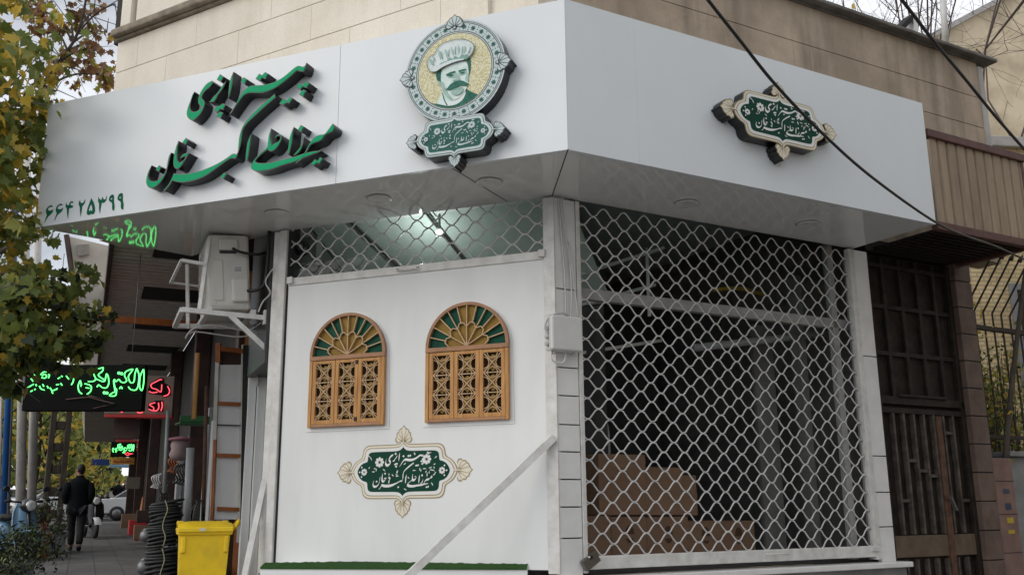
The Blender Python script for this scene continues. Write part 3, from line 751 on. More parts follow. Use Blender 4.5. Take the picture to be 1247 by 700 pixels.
def f(b):
    for a in FA_:
        fi = [(MC[0]+(MR-.075+(x-322)*.00132)*math.cos(a)-y*.00132*math.sin(a), MC[1]+(MR-.075+(x-322)*.00132)*math.sin(a)+y*.00132*math.cos(a)) for x, y in fin_in]
        b.poly(FL, fi, VL+.0072)
one('medallion_finial', 'logo_pale', f, parent=PM, split=True)
def f(b):
    for a in FA_:
        for (x0, y0, x1, y1) in ((336,3,384,42),(336,2,398,18),(336,-3,384,-42),(336,-2,398,-18),(336,6,352,48),(336,-6,352,-48)):
            d = Vector((x1-x0, y1-y0)); n = Vector((-d.y, d.x)).normalized()*3
            q = [(x0-n.x, y0-n.y), (x1-n.x*.5, y1-n.y*.5), (x1+n.x*.5, y1+n.y*.5), (x0+n.x, y0+n.y)]
            b.poly(FL, [(MC[0]+(MR-.075+(x-322)*.00132)*math.cos(a)-y*.00132*math.sin(a), MC[1]+(MR-.075+(x-322)*.00132)*math.sin(a)+y*.00132*math.cos(a)) for x, y in q], VL+.0085)
one('finial_rib', 'logo_dark', f, parent=PM)
# the bust, cut from flat printed shapes
PS = 6.6667
def pp(pts, sm=True):
    q = [FL.hv(515+x/PS, 40+y/PS, VL) for x, y in pts]; return smooth_poly(q, 75, 2) if sm else q
def clip(pts, r):
    o = []
    for x, z in pts:
        dx, dz = x-MC[0], z-MC[1]; L_ = math.hypot(dx, dz)
        o.append((x, z) if L_ < r else (MC[0]+dx*r/L_, MC[1]+dz*r/L_))
    return o
bust = [
 ('shoulders', 'green_print', [(52,578),(85,600),(120,622),(180,648),(240,655),(300,645),(350,615),(400,575),(447,502),(410,488),(375,470),(345,452),(330,500),(285,560),(200,592),(120,576)]),
 ('neck', 'skin_print', [(160,470),(190,520),(240,560),(300,535),(345,470),(348,500),(325,548),(275,585),(205,598),(160,588),(112,578),(145,515)]),
 ('collar', 'logo_white', [(292,540),(345,470),(350,498),(322,545),(285,575)]),
 ('collar_edge', 'green_print', [(157,490),(163,488),(178,545),(202,590),(196,596),(170,550)]),
 ('hair', 'green_print', [(105,335),(150,300),(165,340),(150,405),(130,410),(112,375)]),
 ('hair', 'green_print', [(355,225),(388,205),(392,280),(382,345),(366,350)]),
 ('face', 'skin_print', [(150,310),(215,262),(300,235),(362,238),(372,300),(376,350),(370,425),(345,478),(305,530),(245,556),(195,525),(165,480),(148,415)]),
 ('ear', 'mid_print', [(120,395),(146,398),(152,440),(136,436)]),
 ('cheek_shade', 'mid_print', [(150,400),(172,405),(185,450),(215,505),(245,540),(235,552),(195,525),(165,480)]),
 ('cheek_shade', 'mid_print', [(372,330),(352,350),(345,385),(362,400),(372,400)]),
 ('brow_shade', 'mid_print', [(190,350),(262,322),(280,330),(285,360),(262,372),(205,370)]),
 ('brow_shade', 'mid_print', [(293,322),(352,302),(362,330),(330,345),(302,350)]),
 ('eyebrow', 'green_print', [(190,345),(225,324),(266,315),(270,328),(230,338),(198,356)]),
 ('eyebrow', 'green_print', [(292,312),(330,300),(354,297),(358,308),(325,316),(298,328)]),
 ('eye', 'green_print', [(205,350),(230,340),(256,346),(240,360),(215,362)]),
 ('eye', 'green_print', [(305,330),(325,322),(347,322),(336,336),(315,340)]),
 ('nose_shade', 'mid_print', [(292,328),(298,360),(308,385),(295,400),(255,402),(244,390),(262,385),(284,370)]),
 ('nostril', 'shade_print', [(250,393),(275,388),(300,386),(298,396),(262,402)]),
 ('chin_shade', 'mid_print', [(225,478),(270,470),(330,450),(335,470),(310,505),(265,515),(235,500)]),
 ('lip', 'shade_print', [(252,462),(290,452),(325,445),(318,462),(280,472)]),
 ('moustache', 'green_print', [(186,464),(205,458),(222,432),(250,408),(282,398),(312,392),(345,402),(373,418),(366,436),(340,436),(312,432),(290,442),(262,458),(225,470),(200,472)]),
 ('hat', 'hat_print', [(38,268),(52,220),(72,198),(108,186),(122,140),(160,98),(215,78),(265,66),(330,60),(378,74),(410,92),(424,118),(416,160),(388,200),(362,228),(300,232),(215,262),(150,298),(118,326),(78,330),(58,312)]),
 ('hat_shade', 'shade_print', [(150,292),(140,262),(170,246),(205,236),(205,215),(235,210),(250,222),(262,196),(285,204),(300,212),(320,182),(345,190),(362,178),(385,200),(362,230),(300,234),(215,264)]),
 ('hat_shade', 'mid_print', [(128,150),(136,190),(150,235),(160,190),(150,160)]),
 ('hat_shade', 'mid_print', [(185,140),(190,185),(205,215),(212,180),(200,150)]),
 ('hat_shade', 'mid_print', [(235,125),(240,170),(255,200),(258,165),(248,140)]),
 ('hat_shade', 'mid_print', [(290,110),(288,155),(298,190),(306,155),(302,125)]),
 ('hat_shade', 'mid_print', [(345,115),(338,150),(340,180),(356,150),(358,125)]),
 ('hat_fold', 'shade_print', [(162,225),(158,190),(150,165),(156,162),(166,190),(170,224)]),
 ('hat_fold', 'shade_print', [(212,205),(214,170),(222,140),(226,143),(220,172),(220,206)]),
 ('hat_fold', 'shade_print', [(268,190),(266,155),(272,118),(277,120),(273,156),(276,190)]),
 ('hat_fold', 'shade_print', [(322,180),(324,150),(330,118),(335,120),(331,150),(330,181)]),
 ('hat_fold', 'shade_print', [(100,240),(96,220),(86,204),(92,202),(104,218),(108,238)]),
 ('hat_fold', 'shade_print', [(372,175),(386,150),(392,122),(398,124),(394,152),(380,180)]),
 ('hat_shade', 'mid_print', [(60,225),(68,255),(90,275),(96,245),(80,225)]),
 ('hat_band', 'hat_print', [(75,318),(120,285),(175,258),(240,232),(300,222),(345,222),(340,232),(300,238),(220,265),(150,300),(118,326),(85,328)]),
]
for i, (nm, m, pts) in enumerate(bust):
    q = clip(pp(pts), MR-.118)
    one(nm, m, lambda b: b.poly(FL, q, VL+.0025+.0006*i), parent=PM)
hat = pp(bust[21][2])
one('hat_outline', 'logo_green_soft', lambda b: b.tube([FL.P(p[0], VL+.0215, p[1]) for p in hat], .0018, 5, closed=True), parent=PM)
# small cartouche under the ring
cu, cz = FL.hv(554.5, 166, VL)
cartouche(FL, cu, cz, .00101, VL+.012, -1, ('letter_side', 'logo_dark', 'logo_pale', 'logo_pale', 'logo_green_soft', 'logo_pale'), .124, PM, fins=(0, 2, 3), ky=1.03)

# ================================================================== ARCHED WINDOWS
def arched_window(uc, label):
    t = thing('arched_window', label, 'window', FL.P(uc, 0, .72), 'arched wooden windows on the white panel')
    W, Z0, ZS = .772, .722, 1.357; R = W/2
    def arc(r, n=28, a0=0, a1=math.pi, c=(0, 0)): return [(uc+c[0]+r*math.cos(a0+(a1-a0)*i/n), ZS+c[1]+r*math.sin(a0+(a1-a0)*i/n)) for i in range(n+1)]
    o = [(uc+R, Z0)]+arc(R)+[(uc-R, Z0)]
    one('surround', 'white_paint', lambda b: b.poly(FL, [(uc+R+.035, Z0-.035)]+[(uc+(R+.035 if i < 1 else R+.02)*math.cos(math.pi*i/28), ZS+(R+.02)*math.sin(math.pi*i/28)) for i in range(29)]+[(uc-R-.035, Z0-.035)], .006, 0.0008), parent=t)
    one('backing', 'backing_dark', lambda b: b.poly(FL, [(uc+R-.01, Z0+.01)]+arc(R-.01)+[(uc-R+.01, Z0+.01)], .010, .0062), parent=t)
    fr = MB(); w_ = .032
    fr.poly(FL, arc(R)+arc(R-.026)[::-1], .046, .0105)
    fr.bevbox(FL, uc-R, uc+R, .0105, .050, ZS-.035, ZS+.004, .004)
    fo = fr.build('arch_frame', 'wood_red', t)
    fr = MB()
    fr.bevbox(FL, uc-R, uc-R+w_, .0105, .046, Z0, ZS-.036, .004); fr.bevbox(FL, uc+R-w_, uc+R, .0105, .046, Z0, ZS-.036, .004)
    fr.build('side_frame', 'wood', t)
    one('bottom_rail', 'wood_red', lambda b: b.bevbox(FL, uc-R+w_+.001, uc+R-w_-.001, .0105, .047, Z0, Z0+.026, .004), parent=t)
    # fanlight
    rin, rm = R-.027, .205
    cols = 'GGYGGYYGGYGG'
    for i, c in enumerate(cols):
        a0, a1 = math.pi*(1-i/12), math.pi*(1-(i+1)/12); ug = -1   # u runs left: mirror keeps left-right order symmetrical
        q = [(uc-rin*math.cos(a0), ZS+.005+rin*math.sin(a0)), (uc-rin*math.cos((a0+a1)/2), ZS+.005+rin*math.sin((a0+a1)/2)), (uc-rin*math.cos(a1), ZS+.005+rin*math.sin(a1)),
             (uc-.17*math.cos(a1), ZS+.005+.17*math.sin(a1)), (uc-.17*math.cos(a0), ZS+.005+.17*math.sin(a0))]
        one('glass_pane', 'pane_green' if c == 'G' else 'pane_ochre', lambda b: b.poly(FL, q, .013, None), parent=t)
    for i in range(6):
        a0, a1 = math.pi*i/6, math.pi*(i+1)/6; am = (a0+a1)/2
        q = [(uc, ZS+.005), (uc+.19*math.cos(a0), ZS+.005+.19*math.sin(a0)), (uc+.185*math.cos(am-.09), ZS+.005+.185*math.sin(am-.09)), (uc+.20*math.cos(am), ZS+.005+.20*math.sin(am)), (uc+.185*math.cos(am+.09), ZS+.005+.185*math.sin(am+.09)), (uc+.19*math.cos(a1), ZS+.005+.19*math.sin(a1))]
        one('inner_pane', 'pane_ochre', lambda b: b.poly(FL, q, .0145), parent=t)
    br = MB()
    def L2(p, q, r=.0038, v=.030): br.bar(FL.P(p[0], v, p[1]), FL.P(q[0], v, q[1]), r*2, .022, up=FL.n)
    pol = lambda r, a: (uc+r*math.cos(a), ZS+.006+r*math.sin(a))
    for i in range(1, 6): L2(pol(.0, 0), pol(.205 if i != 3 else rin, math.pi*i/6))
    for i in range(1, 12):
        if i == 6: continue
        L2(pol(.17 if i % 2 == 0 else .2, math.pi*i/12), pol(rin, math.pi*i/12), v=.029)
    for i in range(6):
        a0, a1 = math.pi*i/6, math.pi*(i+1)/6; am = (a0+a1)/2
        L2(pol(.168, a0), pol(.205, a0+.17), v=.031); L2(pol(.205, a0+.17), pol(.205, a1-.17), v=.031); L2(pol(.205, a1-.17), pol(.168, a1), v=.031)
    br.build('fan_bars', 'wood_light', t)
    # three shutters with pierced lattice
    x0 = uc-R+w_+.002; pw = (W-2*w_-.004)/3; zt, zb = ZS-.037, Z0+.027
    for k in range(3):
        a, c = x0+k*pw+.0015, x0+(k+1)*pw-.0015; s = .034; 
        fb = MB()
        fb.bevbox(FL, a, a+s, .012, .040, zb, zt, .003); fb.bevbox(FL, c-s, c, .012, .040, zb, zt, .003)
        fb.bevbox(FL, a+s, c-s, .012, .039, zt-.03, zt, .003); fb.bevbox(FL, a+s, c-s, .012, .039, zb, zb+.035, .003)
        so = fb.build('shutter', 'wood', t)
        lx0, lx1, lz0, lz1 = a+s, c-s, zb+.035, zt-.03; h = (lz1-lz0)/3
        lb = MB(); ob = MB()
        def LL(p, q, r=.0034, v=.026): lb.bar(FL.P(p[0], v, p[1]), FL.P(q[0], v, q[1]), r*2, .014, up=FL.n)
        cx = (lx0+lx1)/2; hw = (lx1-lx0)/2
        for j in range(3):
            z0_ = lz0+j*h; zc = z0_+h/2; z1_ = z0_+h; hh = h/2
            LL((lx0, z0_), (lx1, z1_)); LL((lx0, z1_), (lx1, z0_), v=.027)
            if j: LL((lx0, z0_), (lx1, z0_), v=.028)
            for sg in (-1, 1):
                p = [(cx+sg*hw, zc+.62*hh), (cx+sg*.52*hw, zc+.40*hh), (cx+sg*.36*hw, zc), (cx+sg*.52*hw, zc-.40*hh), (cx+sg*hw, zc-.62*hh)]
                p2 = [(cx+.62*hw, zc+sg*hh), (cx+.40*hw, zc+sg*.60*hh), (cx, zc+sg*.42*hh), (cx-.40*hw, zc+sg*.60*hh), (cx-.62*hw, zc+sg*hh)]
                for q in (p, p2):
                    for e, g in zip(q[:-1], q[1:]): LL(e, g, .0026, .0255 if q is p else .0262)
            ob.poly(FL, [(cx+.56*hw, zc+.46*hh), (cx, zc+.85*hh), (cx-.56*hw, zc+.46*hh), (cx-.42*hw, zc), (cx-.56*hw, zc-.46*hh), (cx, zc-.85*hh), (cx+.56*hw, zc-.46*hh), (cx+.42*hw, zc)], .0155)
        lb.build('lattice', 'wood_light', so); ob.build('ochre_glass', 'pane_ochre', so)
    return t
arched_window(1.953, 'arched wooden window with green and ochre fanlight and small dark hinges, left of the pair on the white panel')
w2 = arched_window(.784, 'arched wooden window with green and ochre fanlight, the one nearer the tiled corner pillar')
w1 = bpy.data.objects['arched_window']
one('hinge', 'joint_dark', lambda b: (b.box(FL, 1.835, 1.862, .041, .045, .765, .80), b.box(FL, 1.835, 1.862, .041, .045, 1.27, 1.305)), parent=w1)

# ================================================================== WAVY WIRE GRILLES
def wavy(b, F, u0, u1, z0, z1, cw, ch, v, r=.0070):
    n = int((z1-z0)/(ch/2))+1; per = (u1-u0)/cw
    for k in range(n):
        zc = z0 + (k+.5)*ch/2
        if zc > z1: break
        pts = []; N = int(per*8)
        for i in range(N+1):
            u = u0+(u1-u0)*i/N; ph = 2*math.pi*(u-u0)/cw + (math.pi if k % 2 else 0)
            t = math.sin(ph); t = math.copysign(abs(t)**.8, t)
            pts.append(F.P(u, v+.004*math.cos(ph*.5+k), zc + t*ch/4*1.02 + .0035*math.sin(1.7*u+.9*k) + .003*math.sin(4.1*u-.5*k)))
        b.tube(pts, r, 6)
G1 = thing('wire_grille', 'low strip of white wavy wire grille over the white shopfront panel', 'security grille', FL.P(1.37, 0, 2.1), 'wavy wire roller grilles')
one('wire_lattice', 'grille_steel', lambda b: wavy(b, FL, .088, 2.636, 2.135, 2.60, .232, .168, -.02), parent=G1)
def f(b):
    b.bevbox(FL, .088, 2.634, -.03, .015, 2.06, 2.135, .006)
    for u in (.095, 2.60): b.bevbox(FL, u-.03, u+.03, .016, .045, 2.075, 2.14, .005)
one('bottom_rail', 'white_steel', f, parent=G1)
one('pull_handle', 'white_steel', lambda b: b.tube([FL.P(*p) for p in ((1.27, .016, 2.11), (1.27, .04, 2.105), (1.27, .045, 2.09), (1.47, .045, 2.09), (1.47, .04, 2.105), (1.47, .016, 2.11))], .007, 6), parent=G1)
G2 = thing('wire_grille', 'large white wavy wire grille closing the dark shop opening right of the tiled pillar', 'security grille', FR.P(1.9, 0, -.4), 'wavy wire roller grilles')
one('wire_lattice', 'grille_steel', lambda b: wavy(b, FR, .262, 3.578, -.375, 2.60, .2225, .169, -.02), parent=G2)
one('bottom_rail', 'white_steel', lambda b: (b.bevbox(FR, .262, 3.59, -.04, .02, -.475, -.372, .008), b.bevbox(FR, 3.50, 3.62, .021, .035, -.42, -.38, .004)), parent=G2)
one('pull_handle', 'white_steel', lambda b: b.tube([FR.P(*p) for p in ((2.15, .02, -.41), (2.16, .05, -.41), (2.4, .05, -.41), (2.41, .02, -.41))], .008, 6), parent=G2)
lk = thing('padlock', 'dark square steel padlock on the lower left corner of the large grille', 'padlock', FR.P(.33, .05, -.45))
ax, az = FR.hv(718, 683, .04)
def f(b):
    c = FR.P(ax, .05, az); R2 = Frame(c, (FR.u*math.cos(.55)+Vector((0, 0, 1))*math.sin(.55)), FR.n); R2.o = c
    e1, e2 = R2.u, (Vector((0, 0, 1))*math.cos(.55)-FR.u*math.sin(.55))
    def q(x, y, v): return c + e1*x + e2*y + FR.n*v
    prof = [(-.075, -.04), (.075, -.04), (.075, .045), (.03, .045), (.03, .015), (-.01, .015), (-.01, .045), (-.075, .045)]
    tri = tessellate_polygon([[Vector((x, y, 0)) for x, y in prof]]); n = len(prof)
    b.add([q(x, y, .025) for x, y in prof], [tuple(t) for t in tri]); b.add([q(x, y, -.02) for x, y in prof], [tuple(t)[::-1] for t in tri])
    b.add([q(x, y, .025) for x, y in prof]+[q(x, y, -.02) for x, y in prof], [(i, (i+1) % n, n+(i+1) % n, n+i) for i in range(n)])
    global _lk; _lk = (q,)
one('lock_body', 'steel_lock', f, parent=lk)
one('shackle', 'chrome', lambda b: b.tube([_lk[0](-.008, .03, .0), _lk[0](.03, .03, .0)], .012, 8), parent=lk)

# glass and things seen inside
one('transom_glass', 'shop_glass', lambda b: b.quad(FL.P(.06, -.09, 2.1), FL.P(2.7, -.09, 2.1), FL.P(2.7, -.09, 2.62), FL.P(.06, -.09, 2.62)), parent=B)
def f(b):
    b.bevbox(FR, .262, 3.65, -.20, -.13, 1.775, 1.875, .006); b.bevbox(FR, .25, .31, -.20, -.13, -.5, 2.7, .006); b.bevbox(FR, 3.42, 3.50, -.20, -.13, -.5, 2.7, .006)
one('inner_frame', 'frame_grey', f, parent=B, split=True)
one('transom_glass', 'shop_glass', lambda b: b.quad(FR.P(.3, -.165, 1.87), FR.P(3.45, -.165, 1.87), FR.P(3.45, -.165, 2.7), FR.P(.3, -.165, 2.7)), parent=B)
one('inner_side_panel', 'interior_wall', lambda b: (b.box(FR, 3.0, 3.28, -.9, -.86, -.5, 1.9), b.box(FR, 3.30, 3.40, -.6, -.5, -.5, 2.4)), parent=B)
def f(b):
    for p, q in (((.35, -1.5, 2.05), (1.9, -.9, 2.62)), ((.4, -1.7, 1.8), (2.0, -1.2, 2.3)), ((.3, -1.2, 1.35), (2.2, -1.4, 1.75)), ((1.75, -1.0, 1.9), (1.75, -1.0, 2.62)), ((.75, -1.3, 1.0), (.75, -1.3, 2.2))):
        b.bar(FR.P(*p), FR.P(*q), .032, .032)
one('inner_ceiling_frame', 'white_steel', f, parent=B)
lamp = thing('ceiling_bulb', 'small lit white bulb glowing behind the upper wire strip', 'light bulb', FL.P(.86, -.6, 2.36))
q = FL.at(535, 284, 8.95); 
one('glass_bulb', 'bulb', lambda b: b.ball(FL.P(*q), .038, n=14), parent=lamp)
one('bulb_holder', 'white_steel', lambda b: b.lathe(FL.P(q[0], q[1], q[2]+.03), [(.02, 0), (.022, .03), (.012, .05), (.012, .16)], 12), parent=lamp)
pl = bpy.data.lights.new('bulb_light', 'POINT'); pl.energy = 13; pl.color = (.93, 1, .96); pl.shadow_soft_size = .006
po = bpy.data.objects.new('bulb_light', pl); col.objects.link(po); po.parent = lamp; po.location = FL.P(q[0]+.25, q[1]-.1, q[2]-.12)-Vector(lamp.location)
# extractor unit at the left of the strip
fx = thing('extractor_fan', 'grey square fan unit with round glass dome behind the left end of the wire strip', 'fan', FL.P(2.4, -.2, 2.35))
a0, c0 = FL.hv(357, 325, -.2), FL.hv(386, 287, -.2)
one('housing', 'interior_wall', lambda b: b.bevbox(FL, c0[0], a0[0], -.30, -.2, a0[1], c0[1], .01), parent=fx)
fc = FL.hv(368, 303, -.19)
one('dome', ['glass_dark', 'tin'], lambda b: (b.lathe(FL.P(fc[0], -.199, fc[1]), [(.075, 0), (.072, .03), (.05, .05)], 24, 0, axis=FL.n), b.ball(FL.P(fc[0]-.0, -.15, fc[1]+.01), .035, n=12, mi=1)), parent=fx)
# cardboard boxes behind the large grille
def cbox(x0, y0, x1, y1, v, dep, label):
    (ua, zb), (ub, zt) = FR.hv(x0, y1, v), FR.hv(x1, y0, v)
    t = thing('cardboard_box', label, 'cardboard box', FR.P((ua+ub)/2, v-dep/2, zb), 'cardboard boxes stacked inside the shop')
    one('carton', 'cardboard', lambda b: b.bevbox(FR, ua, ub-.012, v-dep, v, zb+.002, zt-.002, .006), parent=t)
    if zb < -.15 and ub-ua > .3: one('box_print', 'print_dark', lambda b: (b.poly(FR, [((ua+ub)/2+.055*math.cos(k*.628), zb+.20+.085*math.sin(k*.628)) for k in range(10)], v+.001)), parent=t)
    one('packing_tape', 'tape', lambda b: b.box(FR, ua+.01, ub-.01, v+.0005, v+.002, (zb+zt)/2-.02, (zb+zt)/2+.02), parent=t)
X = lambda q: 640+q/2.693
Y = lambda q: 440+q/2.693
for (x0, y0, x1, y1, v, dep, lb) in (
 (240,305,395,347,-1.0,.4,'flat brown cardboard box lying on top of the tallest stack inside the grille'),
 (243,347,395,505,-1.0,.4,'tall brown cardboard box directly under the flat topmost one inside the grille'),
 (397,347,516,505,-1.0,.4,'brown cardboard box in the middle of the upper row inside the grille'),
 (517,372,562,505,-1.02,.4,'narrow brown cardboard box at the right end of the upper row inside the grille'),
 (200,505,282,640,-.95,.4,'brown cardboard box at the lower left beside the tiled pillar'),
 (284,507,398,640,-.95,.4,'brown cardboard box in the lower row below the tallest stack'),
 (400,507,535,640,-.95,.4,'brown cardboard box in the middle of the lower row'),
 (537,520,645,640,-.95,.4,'low brown cardboard box second from the right of the lower row'),
 (647,520,752,640,-.95,.4,'low brown cardboard box at the right end of the lower row')):
    cbox(X(x0), Y(y0), X(x1), Y(y1), v, dep, lb)
ch = thing('office_chair', 'pale grey chair back standing behind the cardboard boxes inside the grille', 'chair', FR.P(.45, -1.82, -.5))
(ua, zb), (ub, zt) = FR.hv(708, 568, -1.55), FR.hv(742, 503, -1.55)
def f(b):
    um = (ua+ub)/2; w_ = (ub-ua)/2
    b.poly(FR, smooth_poly([(um-w_, zb), (um+w_, zb), (um+w_, zt-.15), (um+w_*.6, zt), (um-w_*.6, zt), (um-w_, zt-.15)], 100), -1.55, -1.60)
one('backrest', 'chair_grey', f, parent=ch)
one('seat', 'chair_grey', lambda b: b.bevbox(FR, ua-.05, ub+.05, -2.05, -1.61, -.08, -.02, .02), parent=ch)
one('stem', 'interior_dark', lambda b: (b.tube([FR.P((ua+ub)/2, -1.82, -.5), FR.P((ua+ub)/2, -1.82, -.06)], .03), [b.bar(FR.P((ua+ub)/2, -1.82, -.47), FR.P((ua+ub)/2+.25*math.cos(k*1.257), -1.82+.25*math.sin(k*1.257), -.49), .04, .03) for k in range(5)]), parent=ch)
yh = FR.hv(868, 353, -1.0); yh2 = FR.hv(935, 358, -1.0)
one('yellow_hose', 'hose_yellow', lambda b: b.tube(spline([FR.P(yh[0]+(yh2[0]-yh[0])*t, -1.0+.05*math.sin(5*t), yh[1]+.03*math.sin(3*t)+(yh2[1]-yh[1])*t) for t in (0, .25, .5, .75, 1)]), .022), 'yellow hose hanging under the shop ceiling behind the large grille', 'hose', FR.P(yh[0], -1, yh[1]))
d0, d1 = FR.hv(860, 420, -.7), FR.hv(1022, 404, -.5)
one('clear_plastic_pipe', 'pvc_grey', lambda b: b.tube([FR.P(d0[0], -.9, d0[1]), FR.P(d1[0], -.5, d1[1])], .04, 12), 'grey pipe slung across the dark shop behind the large grille', 'pipe', FR.P(d0[0], -.9, d0[1]))

# ================================================================== STEP WITH CARPET
ST = thing('entrance_step', 'low white step laid with green artificial turf under the white panel', 'step', FL.P(1.4, .2, -1))
# front edge is not parallel to the wall
fa, fb_ = FL.hv(318, 692, .42)[0], FL.hv(643, 691, .12)[0]
sA, sB = (2.72, .01), (.27, .01); sC, sD = (.25, .02), (2.50, .44)
def f(b):
    q = [(2.60, .003), (.262, .003), (.262, .02), (2.47, .45)]
    b.hexa([FL.P(u, v, -.515) for u, v in q]+[FL.P(u, v, -.468) for u, v in q])
    b.hexa([FL.P(u, v*.93, -1.2) for u, v in q]+[FL.P(u, v*.93, -.516) for u, v in q])
one('step_body', 'white_paint', f, parent=ST)
def f(b):
    rn = random.Random(5); n = 90; top = []
    for i in range(n+1):
        t = i/n; a = Vector((2.47+(.262-2.47)*t, .455+(.03-.455)*t)); c = Vector((2.60+(.262-2.60)*t, .004))
        if i < 28: c = a.lerp(c, .25+.75*i/28)
        top.append((a, c))
    vs = []; 
    for a, c in top:
        for k in range(5):
            p = a.lerp(c, k/4); vs.append(FL.P(p.x, p.y, -.454+.030*k/4+rn.uniform(-.003, .004)))
        vs.append(FL.P(a.x, a.y+.002, -.468))
    fs = []
    for i in range(n):
        for k in range(4): fs.append((i*6+k, (i+1)*6+k, (i+1)*6+k+1, i*6+k+1))
        fs.append((i*6+5, (i+1)*6+5, (i+1)*6, i*6))
    b.add(vs, fs, 0, True)
one('turf_mat', 'carpet', f, 'green artificial turf mat on the white entrance step', 'mat', FL.P(1.4, .2, -.45))
# two leaning white bars
p1 = FL.at(500, 699, 7.3); 
pa = FL.hv(674, 532, .04)
def leaner(name, A, Bp, r, label, cat):
    return one(name, 'white_steel', lambda b: b.bar(A, Bp, r, r), label, cat, A)
B_ = FL.P(pa[0], .03, pa[1]); A_ = at(500, 698, 7.15); A_ = B_ + (A_-B_)*1.35
leaner('leaning_bar', A_, B_, .06, 'white square metal bar leaning across the white panel onto the tiled corner pillar', 'metal bar')
A_ = at(298, 702, 8.2); B_ = FL.P(*FL.at(333, 536, 8.72)); A_ = B_+(A_-B_)*1.3
leaner('leaning_bar', A_, B_, .05, 'white square metal bar propped against the left shutter channel beside the yellow bin', 'metal bar')
# ================================================================== JUNCTION BOX AND CABLES ON THE PILLAR
JB = thing('junction_box', 'white plastic junction box with cables on the tiled corner pillar', 'junction box', FR.P(.1, .05, 1.4))
(ja, jb0), (jc, jd) = FR.hv(672, 425, .12), FR.hv(708.5, 387, .12)
one('box_body', 'box_white', lambda b: b.bevbox(FR, ja, jc, .014, .13, jb0, jd, .014), parent=JB)
one('cover_rim', 'box_white', lambda b: b.bevbox(FR, ja-.008, jc+.008, .09, .098, jb0-.008, jd+.008, .004), parent=JB)
one('cable_gland', 'cable_grey', lambda b: [b.lathe(FR.P(ja-.03, .07, z), [(.018, 0), (.018, .03)], 10, axis=FR.u) for z in (jb0+.05, jb0+.11, jb0+.18)]+[b.lathe(FR.P(u, .07, jb0-.03), [(.016, 0), (.016, .03)], 10) for u in (ja+.05, jc-.05)], parent=JB)
def cab(name, pts, r, m, label, k=8):
    return one(name, m, lambda b: b.tube(spline(pts, k), r, 7), label, 'cable', pts[0], 'cables on the corner pillar' if 'pillar' in label else None)
def pv(x, y, v=.04): u, z = FR.hv(x, y, v); return FR.P(u, v, z)
cab('wall_cable', [pv(680, 241), pv(682, 262), pv(685, 300), pv(688, 340), pv(689, 385)], .008, 'cable_grey', 'straight leftmost grey cable running down the tiled corner pillar into the junction box')
cab('wall_cable', [pv(684, 241, .05), pv(687, 275, .05), pv(693, 310, .05), pv(696, 350, .05), pv(695, 387, .05)], .008, 'cable_grey', 'slack grey cable bending in the middle on the tiled corner pillar')
cab('wall_cable', [pv(683, 245, .06), pv(690, 292, .06), pv(693, 297, .06), pv(697, 325, .06), pv(701, 360, .06), pv(704, 387, .06)], .007, 'cable_grey', 'rightmost grey cable on the tiled corner pillar, nearest the large grille')
cab('wall_cable', [pv(692, 384, .06), pv(684, 381, .08), pv(670, 385, .08), pv(664, 396, .08), pv(668, 408, .07)], .009, 'cable_grey', 'short grey cable curling over the left of the junction box')
cab('wall_cable', [pv(671, 425, .07), pv(672, 437, .08), pv(680, 442, .08), pv(687, 440, .08), pv(689, 428, .07)], .008, 'box_white', 'white cable loop hanging below the junction box')

# ================================================================== AIR CONDITIONER ON ITS BRACKET
AC = thing('air_conditioner', 'white outdoor air conditioner unit on a steel bracket under the left canopy soffit', 'air conditioner', FS.P(.6, .35, 1.86))
cu_, cu2 = .20, .98
one('casing', 'ac_white', lambda b: b.bevbox(FS, cu_, cu2, .15, .535, 1.86, 2.60, .03), parent=AC)
def f(b):
    b.bevbox(FS, cu_-.012, cu_+.02, .40, .50, 1.95, 2.35, .01); b.bevbox(FS, cu_-.006, cu_+.01, .20, .52, 1.9, 1.915, .004); b.bevbox(FS, cu_-.006, cu_+.01, .47, .485, 1.92, 2.5, .004)
    for k in range(9): b.box(FS, cu_-.003, cu_+.01, .20, .30, 2.38+k*.018, 2.388+k*.018)
one('side_ribs', 'ac_white', f, parent=AC)
one('valve_cover', 'ac_white', lambda b: b.bevbox(FS, cu_-.05, cu_+.02, .17, .33, 1.93, 2.16, .02), parent=AC)
one('handle_recess', ['ac_dark', 'ac_white'], lambda b: (b.box(FS, cu_-.004, cu_+.01, .27, .43, 2.41, 2.50, 0), b.bevbox(FS, cu_-.035, cu_+.01, .26, .44, 2.44, 2.55, .012, 1)), parent=AC)
one('rating_label', ['sign_white', 'joint_dark'], lambda b: (b.box(FS, cu_-.002, cu_+.01, .22, .31, 2.23, 2.29, 0), [b.box(FS, cu_-.003, cu_, .23, .30-.01*(k % 2), 2.237+k*.012, 2.241+k*.012, 1) for k in range(4)]), parent=AC)
def f(b):
    for k in range(10): b.tube([FS.P(.62+(.03+.026*k)*math.cos(t*.314), 0.55, 2.23+(.03+.026*k)*math.sin(t*.314)) for t in range(20)], .004, 5, closed=True)
    for k in range(8): b.bar(FS.P(.62, .55, 2.23), FS.P(.62+.3*math.cos(k*.785), .55, 2.23+.3*math.sin(k*.785)), .008, .008)
one('fan_guard', 'ac_white', f, parent=AC)
cab('ac_cable', [FS.P(.15, .36, 2.45), FS.P(.10, .30, 2.41), FS.P(.10, .15, 2.40), FS.P(.13, .05, 2.44)], .014, 'cable_black', 'black cable pair looping out of the air conditioner handle')
cab('ac_cable', [FS.P(.16, .20, 2.05), FS.P(.06, .12, 2.05), FS.P(.02, .06, 2.15), FS.P(.01, .05, 2.62)], .016, 'cable_black', 'black hose rising from the air conditioner valve to the soffit')
